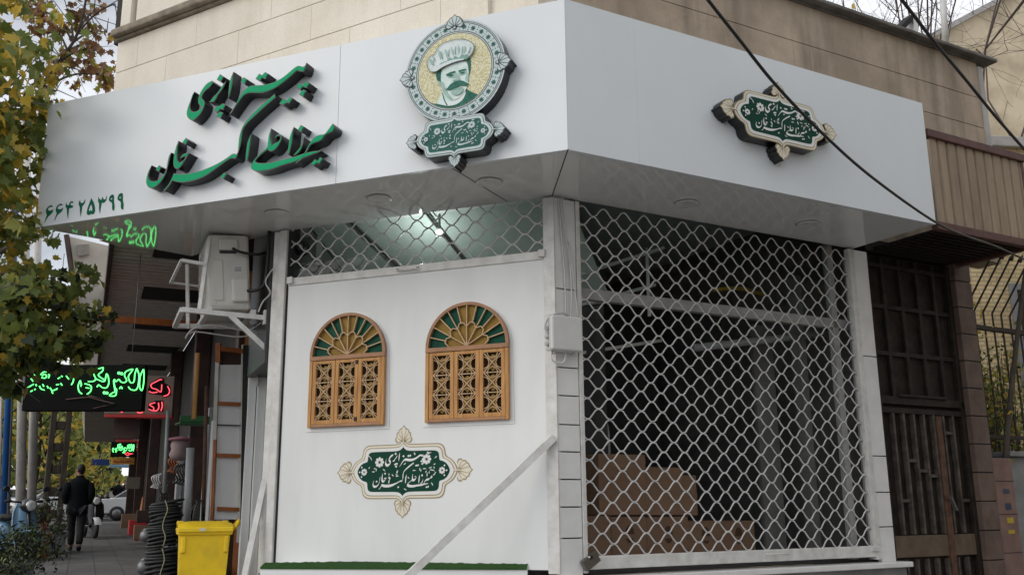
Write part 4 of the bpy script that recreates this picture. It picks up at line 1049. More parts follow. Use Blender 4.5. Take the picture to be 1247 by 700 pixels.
cab('ac_cable', [FL.P(2.79, .03, 2.25), FL.P(2.86, .05, 2.12), FL.P(2.80, .05, 2.0), FL.P(2.87, .06, 1.92), FL.P(2.9, .08, 1.82)], .007, 'cable_grey', 'thin white wire loop beside the left shutter channel')
AC.matrix_world = Matrix.Translation(ORIG[AC.name]) @ Matrix.Rotation(.085, 4, -FS.u)
BK = thing('ac_bracket', 'white welded steel bracket frame carrying the air conditioner', 'bracket', FS.P(.4, 0, 1.8))
def S_(x, y, u): v, z = FS.hu(x, y, u); return FS.P(u, v, z)
def f(b):
    r = .045
    b.bar(S_(330, 388, .12), S_(222, 377, .15), r, r); b.bar(S_(222, 377, .15), S_(213, 397, .8), r, r); b.bar(S_(213, 397, .8), S_(330, 398, .8), r, r)
    b.bar(S_(280, 384, .13), S_(333, 433, .10), r, r)
    b.bar(S_(243, 377, .16), S_(255, 291, .16), .035, .035); b.bar(S_(251, 322, .15), S_(221, 317, .15), .03, .03); b.bar(S_(221, 317, .15), S_(208, 344, .7), .025, .025)
    b.bar(S_(228, 322, .7), S_(229, 400, .7), .03, .03); b.bar(S_(208, 344, .7), S_(246, 349, .75), .02, .02)
    b.bar(FS.P(.12, .14, 1.84), FS.P(1.0, .14, 1.84), r, r); b.bar(FS.P(.12, .54, 1.84), FS.P(1.0, .54, 1.84), r, r)
one('frame', 'white_steel', f, parent=BK)
one('wall_plate', 'white_steel', lambda b: (b.bevbox(FS, .06, .14, -.05, .05, 1.72, 1.86, .006), b.bevbox(FS, .04, .12, -.02, .03, 1.40, 1.52, .006)), parent=BK)
cab('ac_cable', [S_(322, 390, .3), S_(300, 402, .4), S_(262, 396, .4), S_(236, 400, .4), S_(226, 412, .5), S_(238, 404, .6), S_(290, 410, .6), S_(318, 404, .5)], .008, 'cable_grey', 'tangled grey wires hanging under the air conditioner bracket')

# ================================================================== OVERHEAD CABLES (right)
def wire(pts, r, label):
    return one('overhead_cable', 'cable_black', lambda b: b.tube(spline([at(*p) for p in pts], 8), r, 7), label, 'cable', at(*pts[0]), 'black overhead cables')
wire([(840, -30, 4.6), (862, 0, 4.8), (900, 48, 5.1), (945, 104, 5.4), (1002, 163, 5.8), (1062, 216, 6.4), (1135, 268, 7.2), (1175, 287, 8.0), (1215, 301, 9.0), (1260, 322, 10)], .0098, 'long sagging black cable crossing in front of the raised cartouche sign')
wire([(1060, -45, 4.8), (1098, 0, 5.0), (1136, 49, 5.3), (1175, 96, 5.7), (1215, 145, 6.1), (1260, 196, 6.6)], .0098, 'shorter black cable crossing the upper right corner above the balcony')

# ================================================================== BROWN METAL GATE, BALCONY, RIGHT SIDE
GT = thing('metal_gate', 'weathered dark brown metal gate with barred panels right of the large grille', 'gate', FR.P(4.6, -.1, -1.2))
gv = -.06
def Rz(x, y): return FR.hv(x, y, gv)
ga, gb = 3.87, Rz(1166, 440)[0]
gb = 5.22
one('gate_sheet', 'brown_steel', lambda b: b.box(FR, ga, gb, gv-.06, gv-.03, -1.45, 2.62), parent=GT)
def f(b):
    b.bevbox(FR, ga, gb, gv-.028, gv+.03, 1.02, 1.10, .006); b.bevbox(FR, ga+.3, gb-.3, gv+.031, gv+.05, 1.10, 1.125, .004)
    for z in (1.55, 2.05, 2.5): b.bevbox(FR, ga, gb, gv-.027, gv+.012, z-.022, z+.022, .004)
    for i in range(1, 5):
        u = ga+(gb-ga)*i/5
        b.bevbox(FR, u-.022, u+.022, gv-.026, gv+.014, 1.10, 2.6, .004)
    b.bevbox(FR, ga, ga+.05, gv-.028, gv+.03, -1.4, 2.6, .004); b.bevbox(FR, gb-.06, gb, gv-.028, gv+.03, -1.4, 2.6, .004)
    b.bevbox(FR, ga+.05, gb-.06, gv-.027, gv+.026, .93, .985, .004)
one('gate_frame', 'brown_steel', f, parent=GT)
def f(b):
    for k in range(1, 8):
        u = ga+.05+(gb-ga-.11)*k/8
        b.bevbox(FR, u-.014, u+.014, gv-.027, gv+.028, -.28, .93, .003); b.bevbox(FR, u-.014, u+.014, gv-.027, gv+.028, -1.4, -.52, .003)
        z = (.45, .05)[k % 2] if k != 4 else .3
        if k < 8: 
            un = ga+.05+(gb-ga-.11)*(k+1)/8
            b.bevbox(FR, u+.015, un-.015, gv-.027, gv+.02, z+.3*(k % 3 == 0)-.016, z+.3*(k % 3 == 0)+.016, .003)
one('bar_grid', 'brown_bar', f, parent=GT)
one('lower_plate', 'brown_plate', lambda b: b.bevbox(FR, ga+.05, gb-.06, gv-.026, gv+.02, -.50, -.29, .006), parent=GT)
um = ga+(gb-ga)*.66
one('closing_strip', 'rust', lambda b: b.bevbox(FR, um-.04, um+.04, gv-.025, gv+.04, -1.4, .92, .006), parent=GT)
one('gate_latch', ['rust', 'tin'], lambda b: (b.bevbox(FR, um-.05, um+.03, gv+.041, gv+.06, .06, .10, .004, 0), b.bar(FR.P(um+.0, gv+.07, .08), FR.P(um+.07, gv+.07, -.05), .04, .02, 1)), parent=GT)
one('gate_surround', 'brown_steel', lambda b: (b.box(FR, ga, 5.6, -.3, -.13, -1.4, 2.62), b.box(FR, 3.86, 5.52, -.3, -.005, 2.63, 3.4)), parent=B)
one('gate_pier', 'stone_brown', lambda b: [b.bevbox(FR, 5.225, 5.50, -.3, .03, z+.006, z+.30-.006, .006) for z in [(-1.46+.30*i) for i in range(14)] if z < 2.5], parent=B)
one('pier_core', 'joint_dark', lambda b: b.box(FR, 5.235, 5.49, -.28, .018, -1.4, 2.6), parent=B)
BL = thing('balcony', 'brown corrugated sheet balcony with dark red rail at the right end of the canopy', 'balcony', FR.P(4.9, .5, 2.6))
bv = .90
def f(b):
    n = 96; u0, u1 = 3.84, 5.30; prof = []
    for i in range(n+1):
        u = u0+(u1-u0)*i/n; ph = (u-u0)/.145 % 1
        d = 0 if ph < .78 else .03
        prof.append((u, bv-d))
    vs = [FR.P(u, v, z) for u, v in prof for z in (2.68, 3.56)]
    b.add(vs, [(2*i, 2*i+2, 2*i+3, 2*i+1) for i in range(n)])
    vs = [FR.P(5.30, bv-.9*i/24-(.03 if i % 4 == 3 else 0), z) if False else FR.P(5.30-(.03 if i % 4 == 3 else 0), bv-.9*i/24, z) for i in range(25) for z in (2.68, 3.56)]
    b.add(vs, [(2*i, 2*i+2, 2*i+3, 2*i+1) for i in range(24)])
one('sheet_panel', 'balcony_panel', f, parent=BL)
one('rail', 'balcony_rail', lambda b: (b.bevbox(FR, 3.80, 5.36, bv-.04, bv+.03, 3.555, 3.64, .008), b.bevbox(FR, 5.28, 5.35, 0, bv-.045, 3.555, 3.64, .008), b.bevbox(FR, 3.80, 5.36, bv-.05, bv+.02, 2.60, 2.685, .008), b.bevbox(FR, 5.28, 5.35, 0, bv-.055, 2.60, 2.685, .008), b.bevbox(FR, 5.30, 5.345, bv-.03, bv+.01, 2.69, 3.55, .004)), parent=BL)
def f(b):
    b.box(FR, 3.98, 5.28, -.1, bv-.055, 2.655, 2.67)
    for k in range(12): b.box(FR, 3.98, 5.28, -.08+k*.08, -.05+k*.08, 2.63, 2.654)
one('floor_sheet', 'brown_steel', f, parent=BL)
# pink pier and grey garden wall further right
def Rq(x, y, v): return FR.hv(x, y, v)
one('stone_pier', ['stone_pink', 'joint_dark'], lambda b: (b.bevbox(FR, 5.52, 5.86, -.35, .0, -1.5, .50, .008, 0), [b.box(FR, 5.52, 5.86, -.01, .002, z, z+.008, 1) for z in (-.9, -.5, -.1, .25)]), 'short pink stone pier with small stickers right of the gate', 'pier', FR.P(5.6, -.1, -1.4))
SP = bpy.data.objects['stone_pier']
one('sticker', ['sticker_dark', 'sticker_yellow', 'stone_pink'], lambda b: (b.box(FR, 5.66, 5.76, 0, .003, .12, .17, 0), b.box(FR, 5.66, 5.76, 0, .003, -.05, .02, 0), b.box(FR, 5.66, 5.77, 0, .003, -.19, -.13, 1), b.box(FR, 5.66, 5.77, 0, .003, -.30, -.26, 1)), parent=SP)
one('garden_wall', 'concrete', lambda b: (b.bevbox(FR, 5.88, 12, -.35, -.05, -1.5, .52, .015), b.bevbox(FR, 5.88, 12, -.42, .0, .522, .58, .01)), 'low grey rendered garden wall at the right edge', 'wall', FR.P(7, -.2, -1.4))
FN = thing('spiked_fence', 'rusty iron fence with outward bent spikes above the grey garden wall', 'fence', FR.P(7, -.2, .58))
one('fence_rail', 'fence_iron', lambda b: (b.bar(FR.P(5.6, -.2, 2.0), FR.P(12, -.2, 2.0), .06, .05), b.bar(FR.P(5.6, -.2, .75), FR.P(12, -.2, .75), .05, .04)), parent=FN)
for k in range(34):
    u = 5.66+k*.165
    one('spike', 'fence_iron', lambda b: (b.bar(FR.P(u, -.2, .58), FR.P(u, -.2, 2.2), .016, .016), b.bar(FR.P(u, -.2, 2.19), FR.P(u+.05, .18, 2.75), .016, .016), b.lathe(FR.P(u+.05, .18, 2.73), [(.028, 0), (.025, .03), (.001, .11)], 4, axis=(FR.P(u+.05, .18, 2.75)-FR.P(u, -.2, 2.19)))), parent=FN)
# yellow brick house behind
d = 19.0
YB = thing('yellow_brick_house', 'yellow brick house behind the spiked garden fence', 'house', FR.P(14, -6, -1.2))
FY = Frame(FR.P(11.5, -3.0, 0), dirv(rad(82)), outw(dirv(rad(82))))
one('wall', 'brick_yellow', lambda b: (b.box(FY, -3.5, 30, -8, 0, -1.5, 6.2), b.box(FY, 1.0, 1.5, 0.001, .35, -1.5, 6.2)), parent=YB, uvF=FY)
wn = FY.hv(1228, 345, .02); wn2 = FY.hv(1228, 470, .02)
one('window', 'pole_grey', lambda b: (b.bevbox(FY, wn[0], wn[0]+.12, .001, .06, wn2[1], wn[1], .01), b.bevbox(FY, wn[0]+.12, wn[0]+2, .001, .06, wn[1]-.12, wn[1], .01), b.bevbox(FY, wn[0]+.12, wn[0]+2, .001, .06, wn2[1], wn2[1]+.1, .01), b.bevbox(FY, wn[0]+2, wn[0]+2.12, .001, .06, wn2[1], wn[1], .01), b.bevbox(FY, wn[0]+1, wn[0]+1.08, .001, .05, wn2[1]+.1, wn[1]-.12, .01)), parent=YB)
one('pane', 'glass_dark', lambda b: b.box(FY, wn[0]+.12, wn[0]+2, .001, .02, wn2[1]+.1, wn[1]-.12), parent=bpy.data.objects['window'])
one('coping', 'concrete_pale', lambda b: b.bevbox(FY, -3.6, 30.1, -8.1, .12, 6.202, 6.4, .02), parent=YB)
# unseen house added across the side street so its bulk shades the side facade
OB = thing('added_shade_house', 'plain brick house added unseen behind the viewer to shade the side facade', 'house', FR.P(10, 12, -1.2))
one('wall', 'brick_yellow', lambda b: b.box(FR, 2.5, 30, 10, 18, -1.3, 9), parent=OB, uvF=FR)
one('roof', 'concrete', lambda b: b.box(FR, 2.2, 30.3, 9.7, 18.3, 9.002, 9.3), parent=OB)
for k in range(6):
    for z in (.2, 3.2, 6.2): one('window', 'glass_dark', lambda b: b.box(FR, 4+k*4, 5.6+k*4, 9.95, 9.999, z, z+1.5), parent=OB)
# tall plastered building behind
TP = thing('plastered_block', 'tall plain beige plastered building rising behind the roof at the upper right', 'building', FR.P(26, -10, -1))
p = at(1150, 48, 30); q = at(1247, -12, 26)
FT = Frame(FR.P(24, -9, 0), dirv(rad(75)), outw(dirv(rad(75))))
zt_ = FT.hv(1165, 42, 0)
p0, p1_ = FT.hv(1150, 50, 0), FT.hv(1243, 0, 0)
one('wall', 'plaster_wall', lambda b: b.hexa([FT.P(p0[0]-.5, -9, -2), FT.P(p0[0]+40, -9, -2), FT.P(p0[0]+40, 0, -2), FT.P(p0[0]-.5, 0, -2), FT.P(p0[0]-.5, -9, p0[1]), FT.P(p0[0]+40, -9, p0[1]+2), FT.P(p0[0]+40, 0, p0[1]+40*(p1_[1]-p0[1])/(p1_[0]-p0[0])), FT.P(p0[0]-.5, 0, p0[1])]), parent=TP, uvF=FT)
one('gable_ledge', 'concrete_pale', lambda b: b.bar(FT.P(p0[0]-.5, .1, p0[1]+.05), FT.P(p0[0]+40, .1, p0[1]+.05+40.5*(p1_[1]-p0[1])/(p1_[0]-p0[0])), .3, .15), parent=TP)
# roof frame and pole
RFm = thing('roof_frame', 'small tilted metal frame standing on the parapet at the upper right', 'metal frame', FR.P(5.2, -.3, 5.4))
fr_ = lambda x, y, v: (lambda q: FR.P(q[0], v, q[1]))(FR.hv(x, y, v))
one('tilted_frame', ['slat_dark', 'white_steel'], lambda b: (b.bar(fr_(1080, 50, -.3), fr_(1108, 22, -.3), .16, .06, 0), b.bar(fr_(1110, 21, -.3), fr_(1112, 52, -.3), .22, .05, 1)), parent=RFm)
one('roof_pole', 'white_steel', lambda b: b.tube([fr_(1152, 60, -.5), fr_(1147, -20, -.5)], .042, 10), 'white round pole rising behind the parapet at the upper right', 'pole', fr_(1152, 60, -.5))
one('young_tree', 'bark', lambda b: b.tube(spline([fr_(1224, 560, -.05), fr_(1231, 480, .0), fr_(1240, 400, .05), fr_(1250, 320, .1)], 4), .035, 8, r2=.024), 'thin dark leaning tree stem in front of the spiked fence', 'tree', fr_(1224, 560, -.05))
# ================================================================== STREET SHOPS ON THE LEFT
def St(x, y, v): u, z = FS.hv(x, y, v); return u, z
# the row of old shops: one building with overhanging slatted floor
OS = thing('old_shop_row', 'dark old shop row with a slatted overhanging upper floor along the left street', 'building', FS.P(8, 0, gz(8)))
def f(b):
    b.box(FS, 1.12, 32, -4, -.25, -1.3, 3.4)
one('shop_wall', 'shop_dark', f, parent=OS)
def f(b):
    rn = random.Random(2)
    b.box(FS, 2.4, 32, -.25, 1.38, 3.42, 5.6)
    for k in range(150):
        u = 1.65+k*.2
        if (k//7) % 2 == 1 and k % 7 > 1: b.box(FS, u, u+.17, .9, 1.38, 3.36, 3.415)
        else: b.box(FS, u, u+.17, -.2, 1.38, 3.36, 3.415)
one('slatted_soffit', 'slat_grey', f, parent=OS)
one('soffit_recess', 'slat_dark', lambda b: [b.box(FS, 1.65+.2*(14*j+9)-.03, 1.65+.2*(14*j+14), -.1, .88, 3.38, 3.414) for j in range(11)], parent=OS, split=True)
one('soffit_edge', 'shop_brown', lambda b: b.box(FS, 2.4, 32, 1.382, 1.44, 3.25, 5.6), parent=OS)
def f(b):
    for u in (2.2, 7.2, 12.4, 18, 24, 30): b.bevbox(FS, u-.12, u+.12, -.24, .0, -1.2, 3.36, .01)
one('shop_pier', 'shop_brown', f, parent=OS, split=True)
def f(b):
    rn = random.Random(4)
    for u in (2.9, 5.2, 5.9, 8.6, 10.6):
        b.bevbox(FS, u, u+.3, -.248, -.14, -1.1, 1.2+rn.random()*.8, .01)
one('door_panel', 'pvc_grey', f, parent=OS, split=True)
lampo = one('globe_lamp', 'lamp_glass', lambda b: b.ball(FS.P(2.6, .95, 3.20), .13, n=14), 'white globe lamp under the slatted overhang', 'lamp', FS.P(2.6, .95, 3.2))
one('lamp_stem', 'pole_grey', lambda b: b.tube([FS.P(2.6, .95, 3.31), FS.P(2.6, .95, 3.37)], .03), parent=lampo)
# orange awning frame
OF = thing('orange_awning_frame', 'orange painted steel awning frame under the slatted overhang', 'awning frame', FS.P(5, .6, 1.9))
A1, A2, A3 = FS.hu(100, 386, 5.5), FS.hu(212, 398, 5.5), FS.hu(290, 412, 5.5)
one('front_bar', 'orange_steel', lambda b: b.bar(FS.P(5.5, A1[0], A1[1]), FS.P(5.5, -.1, A1[1]), .07, .09), parent=OF)
one('side_bar', 'orange_steel', lambda b: (b.bar(FS.P(5.4, -.12, A1[1]), FS.P(2.0, -.1, A1[1]-.02), .06, .08), b.bar(FS.P(5.5, A1[0]-.04, A1[1]), FS.P(9.5, A1[0]-.04, A1[1]), .06, .08), b.bar(FS.P(2.02, -.1, A1[1]), FS.P(2.02, -.1, -1), .06, .06)), parent=OF)
# white building wing past the overhang
WB = thing('white_street_building', 'white clad building wing beyond the slatted overhang on the left street', 'building', FS.P(34, 1, 1))
one('white_wall', 'wing_cream', lambda b: b.hexa([S_(104, 466, 17), S_(131, 466, 17), FS.P(26, .4, 2.3), FS.P(26, 1.6, 2.3), S_(84, 288, 17), S_(135, 300, 17), FS.P(26, .4, 7), FS.P(26, 1.6, 7)]), parent=WB)
one('vent_box', 'concrete_pale', lambda b: b.hexa([S_(95, 312, 16.9), S_(109, 309, 16.9), S_(109, 309, 17), S_(95, 312, 17), S_(94, 298, 16.7), S_(108, 297, 16.7), S_(108, 297, 17), S_(94, 298, 17)]), parent=WB)
one('corner_strip', 'shop_brown', lambda b: b.bar(S_(81, 286, 16.95), S_(97, 400, 16.95), .1, .1), parent=WB)
# doors beside the shop
WD = thing('white_metal_door', 'narrow white metal door seen edge on between the orange framed panel and the shutter channel', 'door', FS.P(.9, .1, -1))
def f(b):
    for (xa, xb, u) in ((301, 311, 1.10), (312.5, 323, 1.06), (324, 332, 1.02)):
        (va, z0), (vb, _) = FS.hu(xa, 500, u), FS.hu(xb, 500, u)
        b.bevbox(FS, u, u+.06, vb, va, -1.0, 1.36, .008)
one('door_leaf', 'white_paint', f, parent=WD, split=True)
one('door_hinge', 'white_steel', lambda b: (b.tube([S_(314, 458, 1.0), S_(314, 470, 1.0)], .015), b.tube([S_(314, 630, 1.0), S_(314, 642, 1.0)], .015)), parent=WD)
one('dark_gap', 'joint_dark', lambda b: b.quad(S_(296, 420, 1.115), S_(302, 420, 1.115), S_(298, 720, 1.115), S_(291, 720, 1.115)), parent=WD)
OP = thing('orange_barred_panel', 'tall pale panel with orange cross bars standing beside the white metal door', 'panel', FS.P(1.9, .3, -1))
ou = 1.75
one('pale_sheet', 'panel_pale', lambda b: b.hexa([S_(261, 632, ou), S_(292, 632, ou), S_(292, 632, ou+.05), S_(261, 632, ou+.05), S_(267, 444, ou), S_(295, 444, ou), S_(295, 444, ou+.05), S_(267, 444, ou+.05)]), parent=OP)
one('frame_post', 'lime_wash', lambda b: (b.bar(S_(265, 441, ou-.02), S_(258, 636, ou-.02), .04, .04), b.bar(S_(297, 420, ou-.02), S_(291, 660, ou-.02), .05, .04)), parent=OP)
for y in (491, 517, 554, 619):
    one('cross_bar', 'orange_steel' if y != 517 else 'joint_dark', lambda b: b.bar(S_(264, y, ou-.03), S_(293, y+1, ou-.03), .03, .04 if y != 517 else .01), parent=OP)
one('orange_post', 'orange_steel', lambda b: (b.bar(S_(262, 535, ou-.045), S_(258, 634, ou-.045), .03, .03), b.bar(S_(266, 418, ou-.03), S_(266, 441, ou-.03), .05, .05), b.bar(S_(264, 424, ou-.03), S_(297, 428, ou-.03), .05, .05)), parent=OP, split=True)
one('dark_sheet', 'shop_brown', lambda b: b.quad(S_(266, 428, ou+.01), S_(297, 430, ou+.01), S_(297, 444, ou+.01), S_(266, 444, ou+.01)), parent=OP)
one('stacked_crates', 'brown_plate', lambda b: [b.bevbox(FS, 1.7, 2.1, .12, .46, -1.05+k*.09, -.97+k*.09, .01) for k in range(6)], 'stack of flat brown crates behind the yellow bin', 'crates', FS.P(1.9, .3, -1))

# yellow bin
YB_ = thing('yellow_bin', 'bright yellow plastic wheelie bin on the pavement beside the shop', 'waste bin', at(247, 750, 8.55))
bo = FS.loc(at(245, 700, 8.5)); zg = gz(bo[0])
FB = Frame(FS.P(bo[0], bo[1], 0), dirv(rad(69)), outw(dirv(rad(69))))
zb_ = (FB.hv(247, 637, .25))[1]
def f(b):
    w0, w1, d0, d1 = .175, .212, .19, .24
    b.hexa([FB.P(-w0, -d0, zg+.03), FB.P(w0, -d0, zg+.03), FB.P(w0, d0, zg+.03), FB.P(-w0, d0, zg+.03), FB.P(-w1, -d1, zb_-.06), FB.P(w1, -d1, zb_-.06), FB.P(w1, d1, zb_-.06), FB.P(-w1, d1, zb_-.06)])
    b.bevbox(FB, -w1-.02, w1+.02, -d1-.02, d1+.02, zb_-.10, zb_-.055, .012)
    b.bevbox(FB, -.20, -.16, d1-.02, d1+.015, zb_-.25, zb_-.105, .01); b.bevbox(FB, .16, .20, d1-.02, d1+.015, zb_-.25, zb_-.105, .01)
one('bin_body', 'yellow_plastic', f, parent=YB_)
def f(b):
    n = 10; w = .236; vs = []
    for i in range(n+1):
        t = i/n; v = .27-.54*t; z = zb_-.05+.05*math.sin(math.pi*min(1, t*1.1))
        for k in range(9):
            u = -w+2*w*k/8; e = 1-abs(k-4)/4; vs.append(FB.P(u, v, z+.02*min(1, e*3)))
    m = len(vs); b.add(vs, [(i*9+k, i*9+k+1, (i+1)*9+k+1, (i+1)*9+k) for i in range(n) for k in range(8)], 0, True)
    b.bevbox(FB, -w, w, .255, .28, zb_-.075, zb_-.03, .01); b.bevbox(FB, -w, -w+.02, -.26, .254, zb_-.07, zb_-.04, .006); b.bevbox(FB, w-.02, w, -.26, .254, zb_-.07, zb_-.04, .006)
one('lid', 'yellow_plastic', f, parent=YB_)
one('handle', 'yellow_plastic', lambda b: (b.tube([FB.P(-.22, -.30, zb_-.02), FB.P(.22, -.30, zb_-.02)], .018), [b.bevbox(FB, u-.03, u+.03, -.32, -.22, zb_-.06, zb_+.02, .01) for u in (-.2, .2)], b.tube([FB.P(.26, .05, zb_-.05), FB.P(.30, .0, zb_-.0), FB.P(.31, -.08, zb_+.02), FB.P(.27, -.12, zb_-.03)], .016)), parent=YB_)
one('lid_badge', 'sign_white', lambda b: b.poly(FB, [(.03*math.cos(k*.628)-.03, zb_-.052+.012*math.sin(k*.628)) for k in range(10)], .2815), parent=YB_)
for u in (-.18, .18): one('wheel', 'rubber', lambda b: b.lathe(FB.P(u-.02, -.2, zg+.09), [(.02, 0), (.09, .005), (.09, .035), (.02, .04)], 18, axis=FB.u), parent=YB_)

# bundles of black hose
def hose(x0, x1, y0, y1, d, label):
    c = at((x0+x1)/2, (y0+y1)/2, d); r = (x1-x0)/2/FPX*d; z1 = (at((x0+x1)/2, y0, d)).z; z0 = at((x0+x1)/2, y1, d).z
    t = thing('hose_bundle', label, 'hose bundle', (c.x, c.y, z0), 'bundles of black ribbed hose')
    n = 14; 
    def f(b):
        for k in range(n):
            z = z0+(z1-z0)*(k+.5)/n; rr = r*(1-.04*random.random()); jx = random.uniform(-.012, .012)
            pts = [Vector((c.x+jx+rr*math.cos(a*.349), c.y+rr*.8*math.sin(a*.349), z+.012*math.sin(a*.349+k)+.02*math.cos(a*.349))) for a in range(18)]
            b.tube(pts, (z1-z0)/n*.46, 6, closed=True)
        b.lathe(Vector((c.x, c.y, z0)), [(r*.75, 0), (r*.75, z1-z0-.02)], 16)
    one('hose_coil', 'hose_black', f, parent=t)
    one('twine_tie', 'twine', lambda b: b.tube(spline([Vector((c.x+r*.25+.02*math.sin(k*2), c.y-r*.86, z0+(z1-z0)*k/5)) for k in range(6)]), .006, 5), parent=t)
hose(183, 220, 609, 664, 9.6, 'upper bundle of black ribbed hose left of the yellow bin')
hose(177, 218, 667, 735, 9.5, 'lower bundle of black ribbed hose left of the yellow bin')
# tin ware hanging by the wall
def tin(x, y, d, r, label):
    c = at(x, y, d)
    one('tin_pot', 'tin', lambda b: b.lathe(c, [(r*.3, -r), (r*.8, -r*.8), (r, -.2*r), (r*.95, .4*r), (r*.6, .9*r), (r*.65, r*.95), (r*.2, 1.2*r), (.05*r, 1.25*r)], 18), label, 'pot', c, 'tin pots outside the old shop')
for x, y, r, lb in ((178, 652, .075, 'small tin pot just left of the upper hose bundle'), (176, 690, .09, 'larger tin pot left of the lower hose bundle')): tin(x, y, 11.5, r, lb)
# wares hung and stacked in front of the old shops
rn = random.Random(9)
WARES = (('coiled_cable', 'cable', 'hanging coil of dark cable outside the old shop'), ('metal_tube_bundle', 'tubes', 'bundle of upright metal tubes outside the old shop'), ('goods_box', 'box', 'small goods box stacked outside the old shop'))
for i, (u, v, z, kd, sz, m) in enumerate(((6.2,.12,.55,0,.16,'hose_black'),(7.6,.10,.75,0,.14,'orange_steel'),(9.0,.12,.35,0,.18,'hose_black'),(10.2,.15,-.45,1,.5,'tin'),(8.2,.14,-.55,1,.45,'pvc_grey'),(11.6,.1,.6,0,.15,'cable_grey'),(13.5,.2,-.55,2,.35,'cardboard'),(13.5,.2,-.2,2,.3,'shop_brown'),(15.5,.2,-.5,2,.4,'sign_red'),(17,.15,-.3,1,.6,'orange_steel'),(19.5,.2,-.4,2,.45,'cardboard'),(6.9,.12,-.35,1,.5,'tin'),(22,.1,.7,2,.4,'sign_beige'))):
    nm, ct_, lb = WARES[kd]
    def f(b):
        if kd == 0:
            for k in range(4): b.tube([FS.P(u+.02*k+(sz-.012*k)*.5*math.cos(a*.35), v+.04*k+.03*math.sin(a), z+(sz-.01*k)*math.sin(a*.35)) for a in range(18)], .012, 5, closed=True)
        elif kd == 1:
            for k in range(6): b.tube([FS.P(u+.03*k, v+.03*(k % 3), gz(u)), FS.P(u+.03*k+rn.uniform(-.05, .05), v-.05, z+sz+rn.uniform(-.1, .1))], .016, 7)
        else:
            b.bevbox(FS, u, u+sz, v-.15, v+sz*.6, z-.02, z+sz*.8, .01)
    one(nm, m, f, lb+('', ', the %s along' % ('first','second','third','fourth','fifth','sixth')[i % 6])[0], ct_, FS.P(u, v, z), 'wares outside the old shops')
gt = at(235, 515, 10.6)
def f(b):
    F_ = Frame(gt, dR, outw(dR)); F_.o = Vector((gt.x, gt.y, H)); z = gt.z-H
    b.bevbox(F_, -.17, .15, -.15, .15, z-.02, z, .008); b.bevbox(F_, -.17, .15, .13, .15, z, z+.07, .006); b.bevbox(F_, .13, .15, -.15, .129, z, z+.07, .006)
one('plastic_tray', 'tray_green', f, 'green plastic tray sticking out of the shop front above the pink bag', 'tray', gt)
pb = at(219, 545, 11.2)
PB = thing('hanging_bag', 'pink rimmed pale bag hanging in front of the old shop', 'bag', pb)
one('bag_body', 'bag_pale', lambda b: b.lathe(pb+Vector((0, 0, -.15)), [(.04, 0), (.10, .02), (.125, .07), (.10, .13), (.115, .18), (.09, .24)], 9), parent=PB)
one('bag_rim', 'bag_pink', lambda b: b.lathe(pb+Vector((0, 0, .08)), [(.09, 0), (.145, .01), (.13, .03), (.04, .05)], 11), parent=PB)
for i, (x, ya, yb, d, m, lb) in enumerate(((232, 545, 652, 10.2, 'pvc_grey', 'thick grey pipe leaning behind the green tray'), (241, 430, 510, 10.0, 'wood', 'long brown wooden pole above the green tray'), (205, 500, 600, 12.5, 'pvc_grey', 'thin grey pipe beside the hose bundles'), (252, 470, 640, 9.9, 'rust', 'rusty orange pole next to the orange barred panel'))):
    one('leaning_pole', m, lambda b: b.tube([at(x, ya, d), at(x-5, yb, d-.2)], (.042, .025, .025, .02)[i], 10), lb, 'pole', at(x-5, yb, d-.2))
lb_ = at(240, 640, 9.6)
one('water_bottle', 'shop_glass', lambda b: b.lathe(lb_+Vector((0, 0, -.1)), [(.07, 0), (.075, .02), (.07, .25), (.03, .33), (.03, .36)], 16), 'clear plastic jar standing behind the yellow bin', 'jar', lb_)

# ------------------------------------------------------------------ projecting signs over the pavement
NE = [[(1135,105),(1105,170),(1100,260),(1120,295),(1135,240),(1140,150),(1135,105)],
 [(1075,98),(1058,150),(1050,215),(1020,225),(1000,180),(1010,150),(1040,105),(980,125),(965,160),(985,205),(960,225),(930,215),(915,195),(890,215),(870,200),(880,270),(895,280)],
 [(1075,98),(1095,160),(1085,260),(1060,292),(1020,285),(1000,262)],
 [(895,285),(890,330),(870,345),(830,340),(860,315),(880,300),(868,215),(880,195)], [(920,280),(935,262),(945,280)],
 [(775,90),(700,115),(692,150),(712,190),(745,205),(770,215),(790,205),(740,170),(735,150),(770,120),(775,90)], [(640,215),(690,212),(712,190)],
 [(805,145),(820,170),(825,230),(805,270),(770,270),(735,245),(720,265)], [(805,145),(795,190),(790,210)],
 [(570,205),(552,250),(558,300),(585,325)], [(570,205),(580,240),(575,260)], [(610,235),(650,245),(670,265),(660,305),(630,328)], [(620,270),(650,275)],
 [(500,155),(512,180),(505,220),(490,245)], [(445,165),(460,185),(470,195)], [(480,155),(490,165)], [(370,190),(390,178)], [(400,165),(412,172)], [(355,245),(380,240)], [(395,230),(408,250)],
 [(215,155),(240,132),(270,130)], [(225,180),(255,185),(270,165),(250,150),(228,165)], [(285,150),(295,160),(285,185)], [(155,155),(185,180)], [(130,190),(150,215)], [(100,270),(155,238)], [(125,305),(145,295)], [(160,290),(170,280)],
 [(175,240),(178,255)], [(205,255),(220,280),(250,292)], [(235,240),(245,260)], [(275,255),(285,275)], [(300,270),(320,295),(355,285),(365,275)], [(315,300),(325,322)], [(68,295),(72,298)]]
NDOT = [(915,140),(940,145),(785,315),(808,318)]
FN_ = Frame(at(100, 470, 12.15), dirv(rad(86)), outw(dirv(rad(86))))   # faces down the street
NS_ = thing('green_neon_sign', 'wide black sign board with green neon lettering hung over the pavement', 'neon sign', at(100, 500, 12.15))
(xa, za), (xb, zb2) = FN_.hv(26, 500, 0), FN_.hv(177, 444, 0)
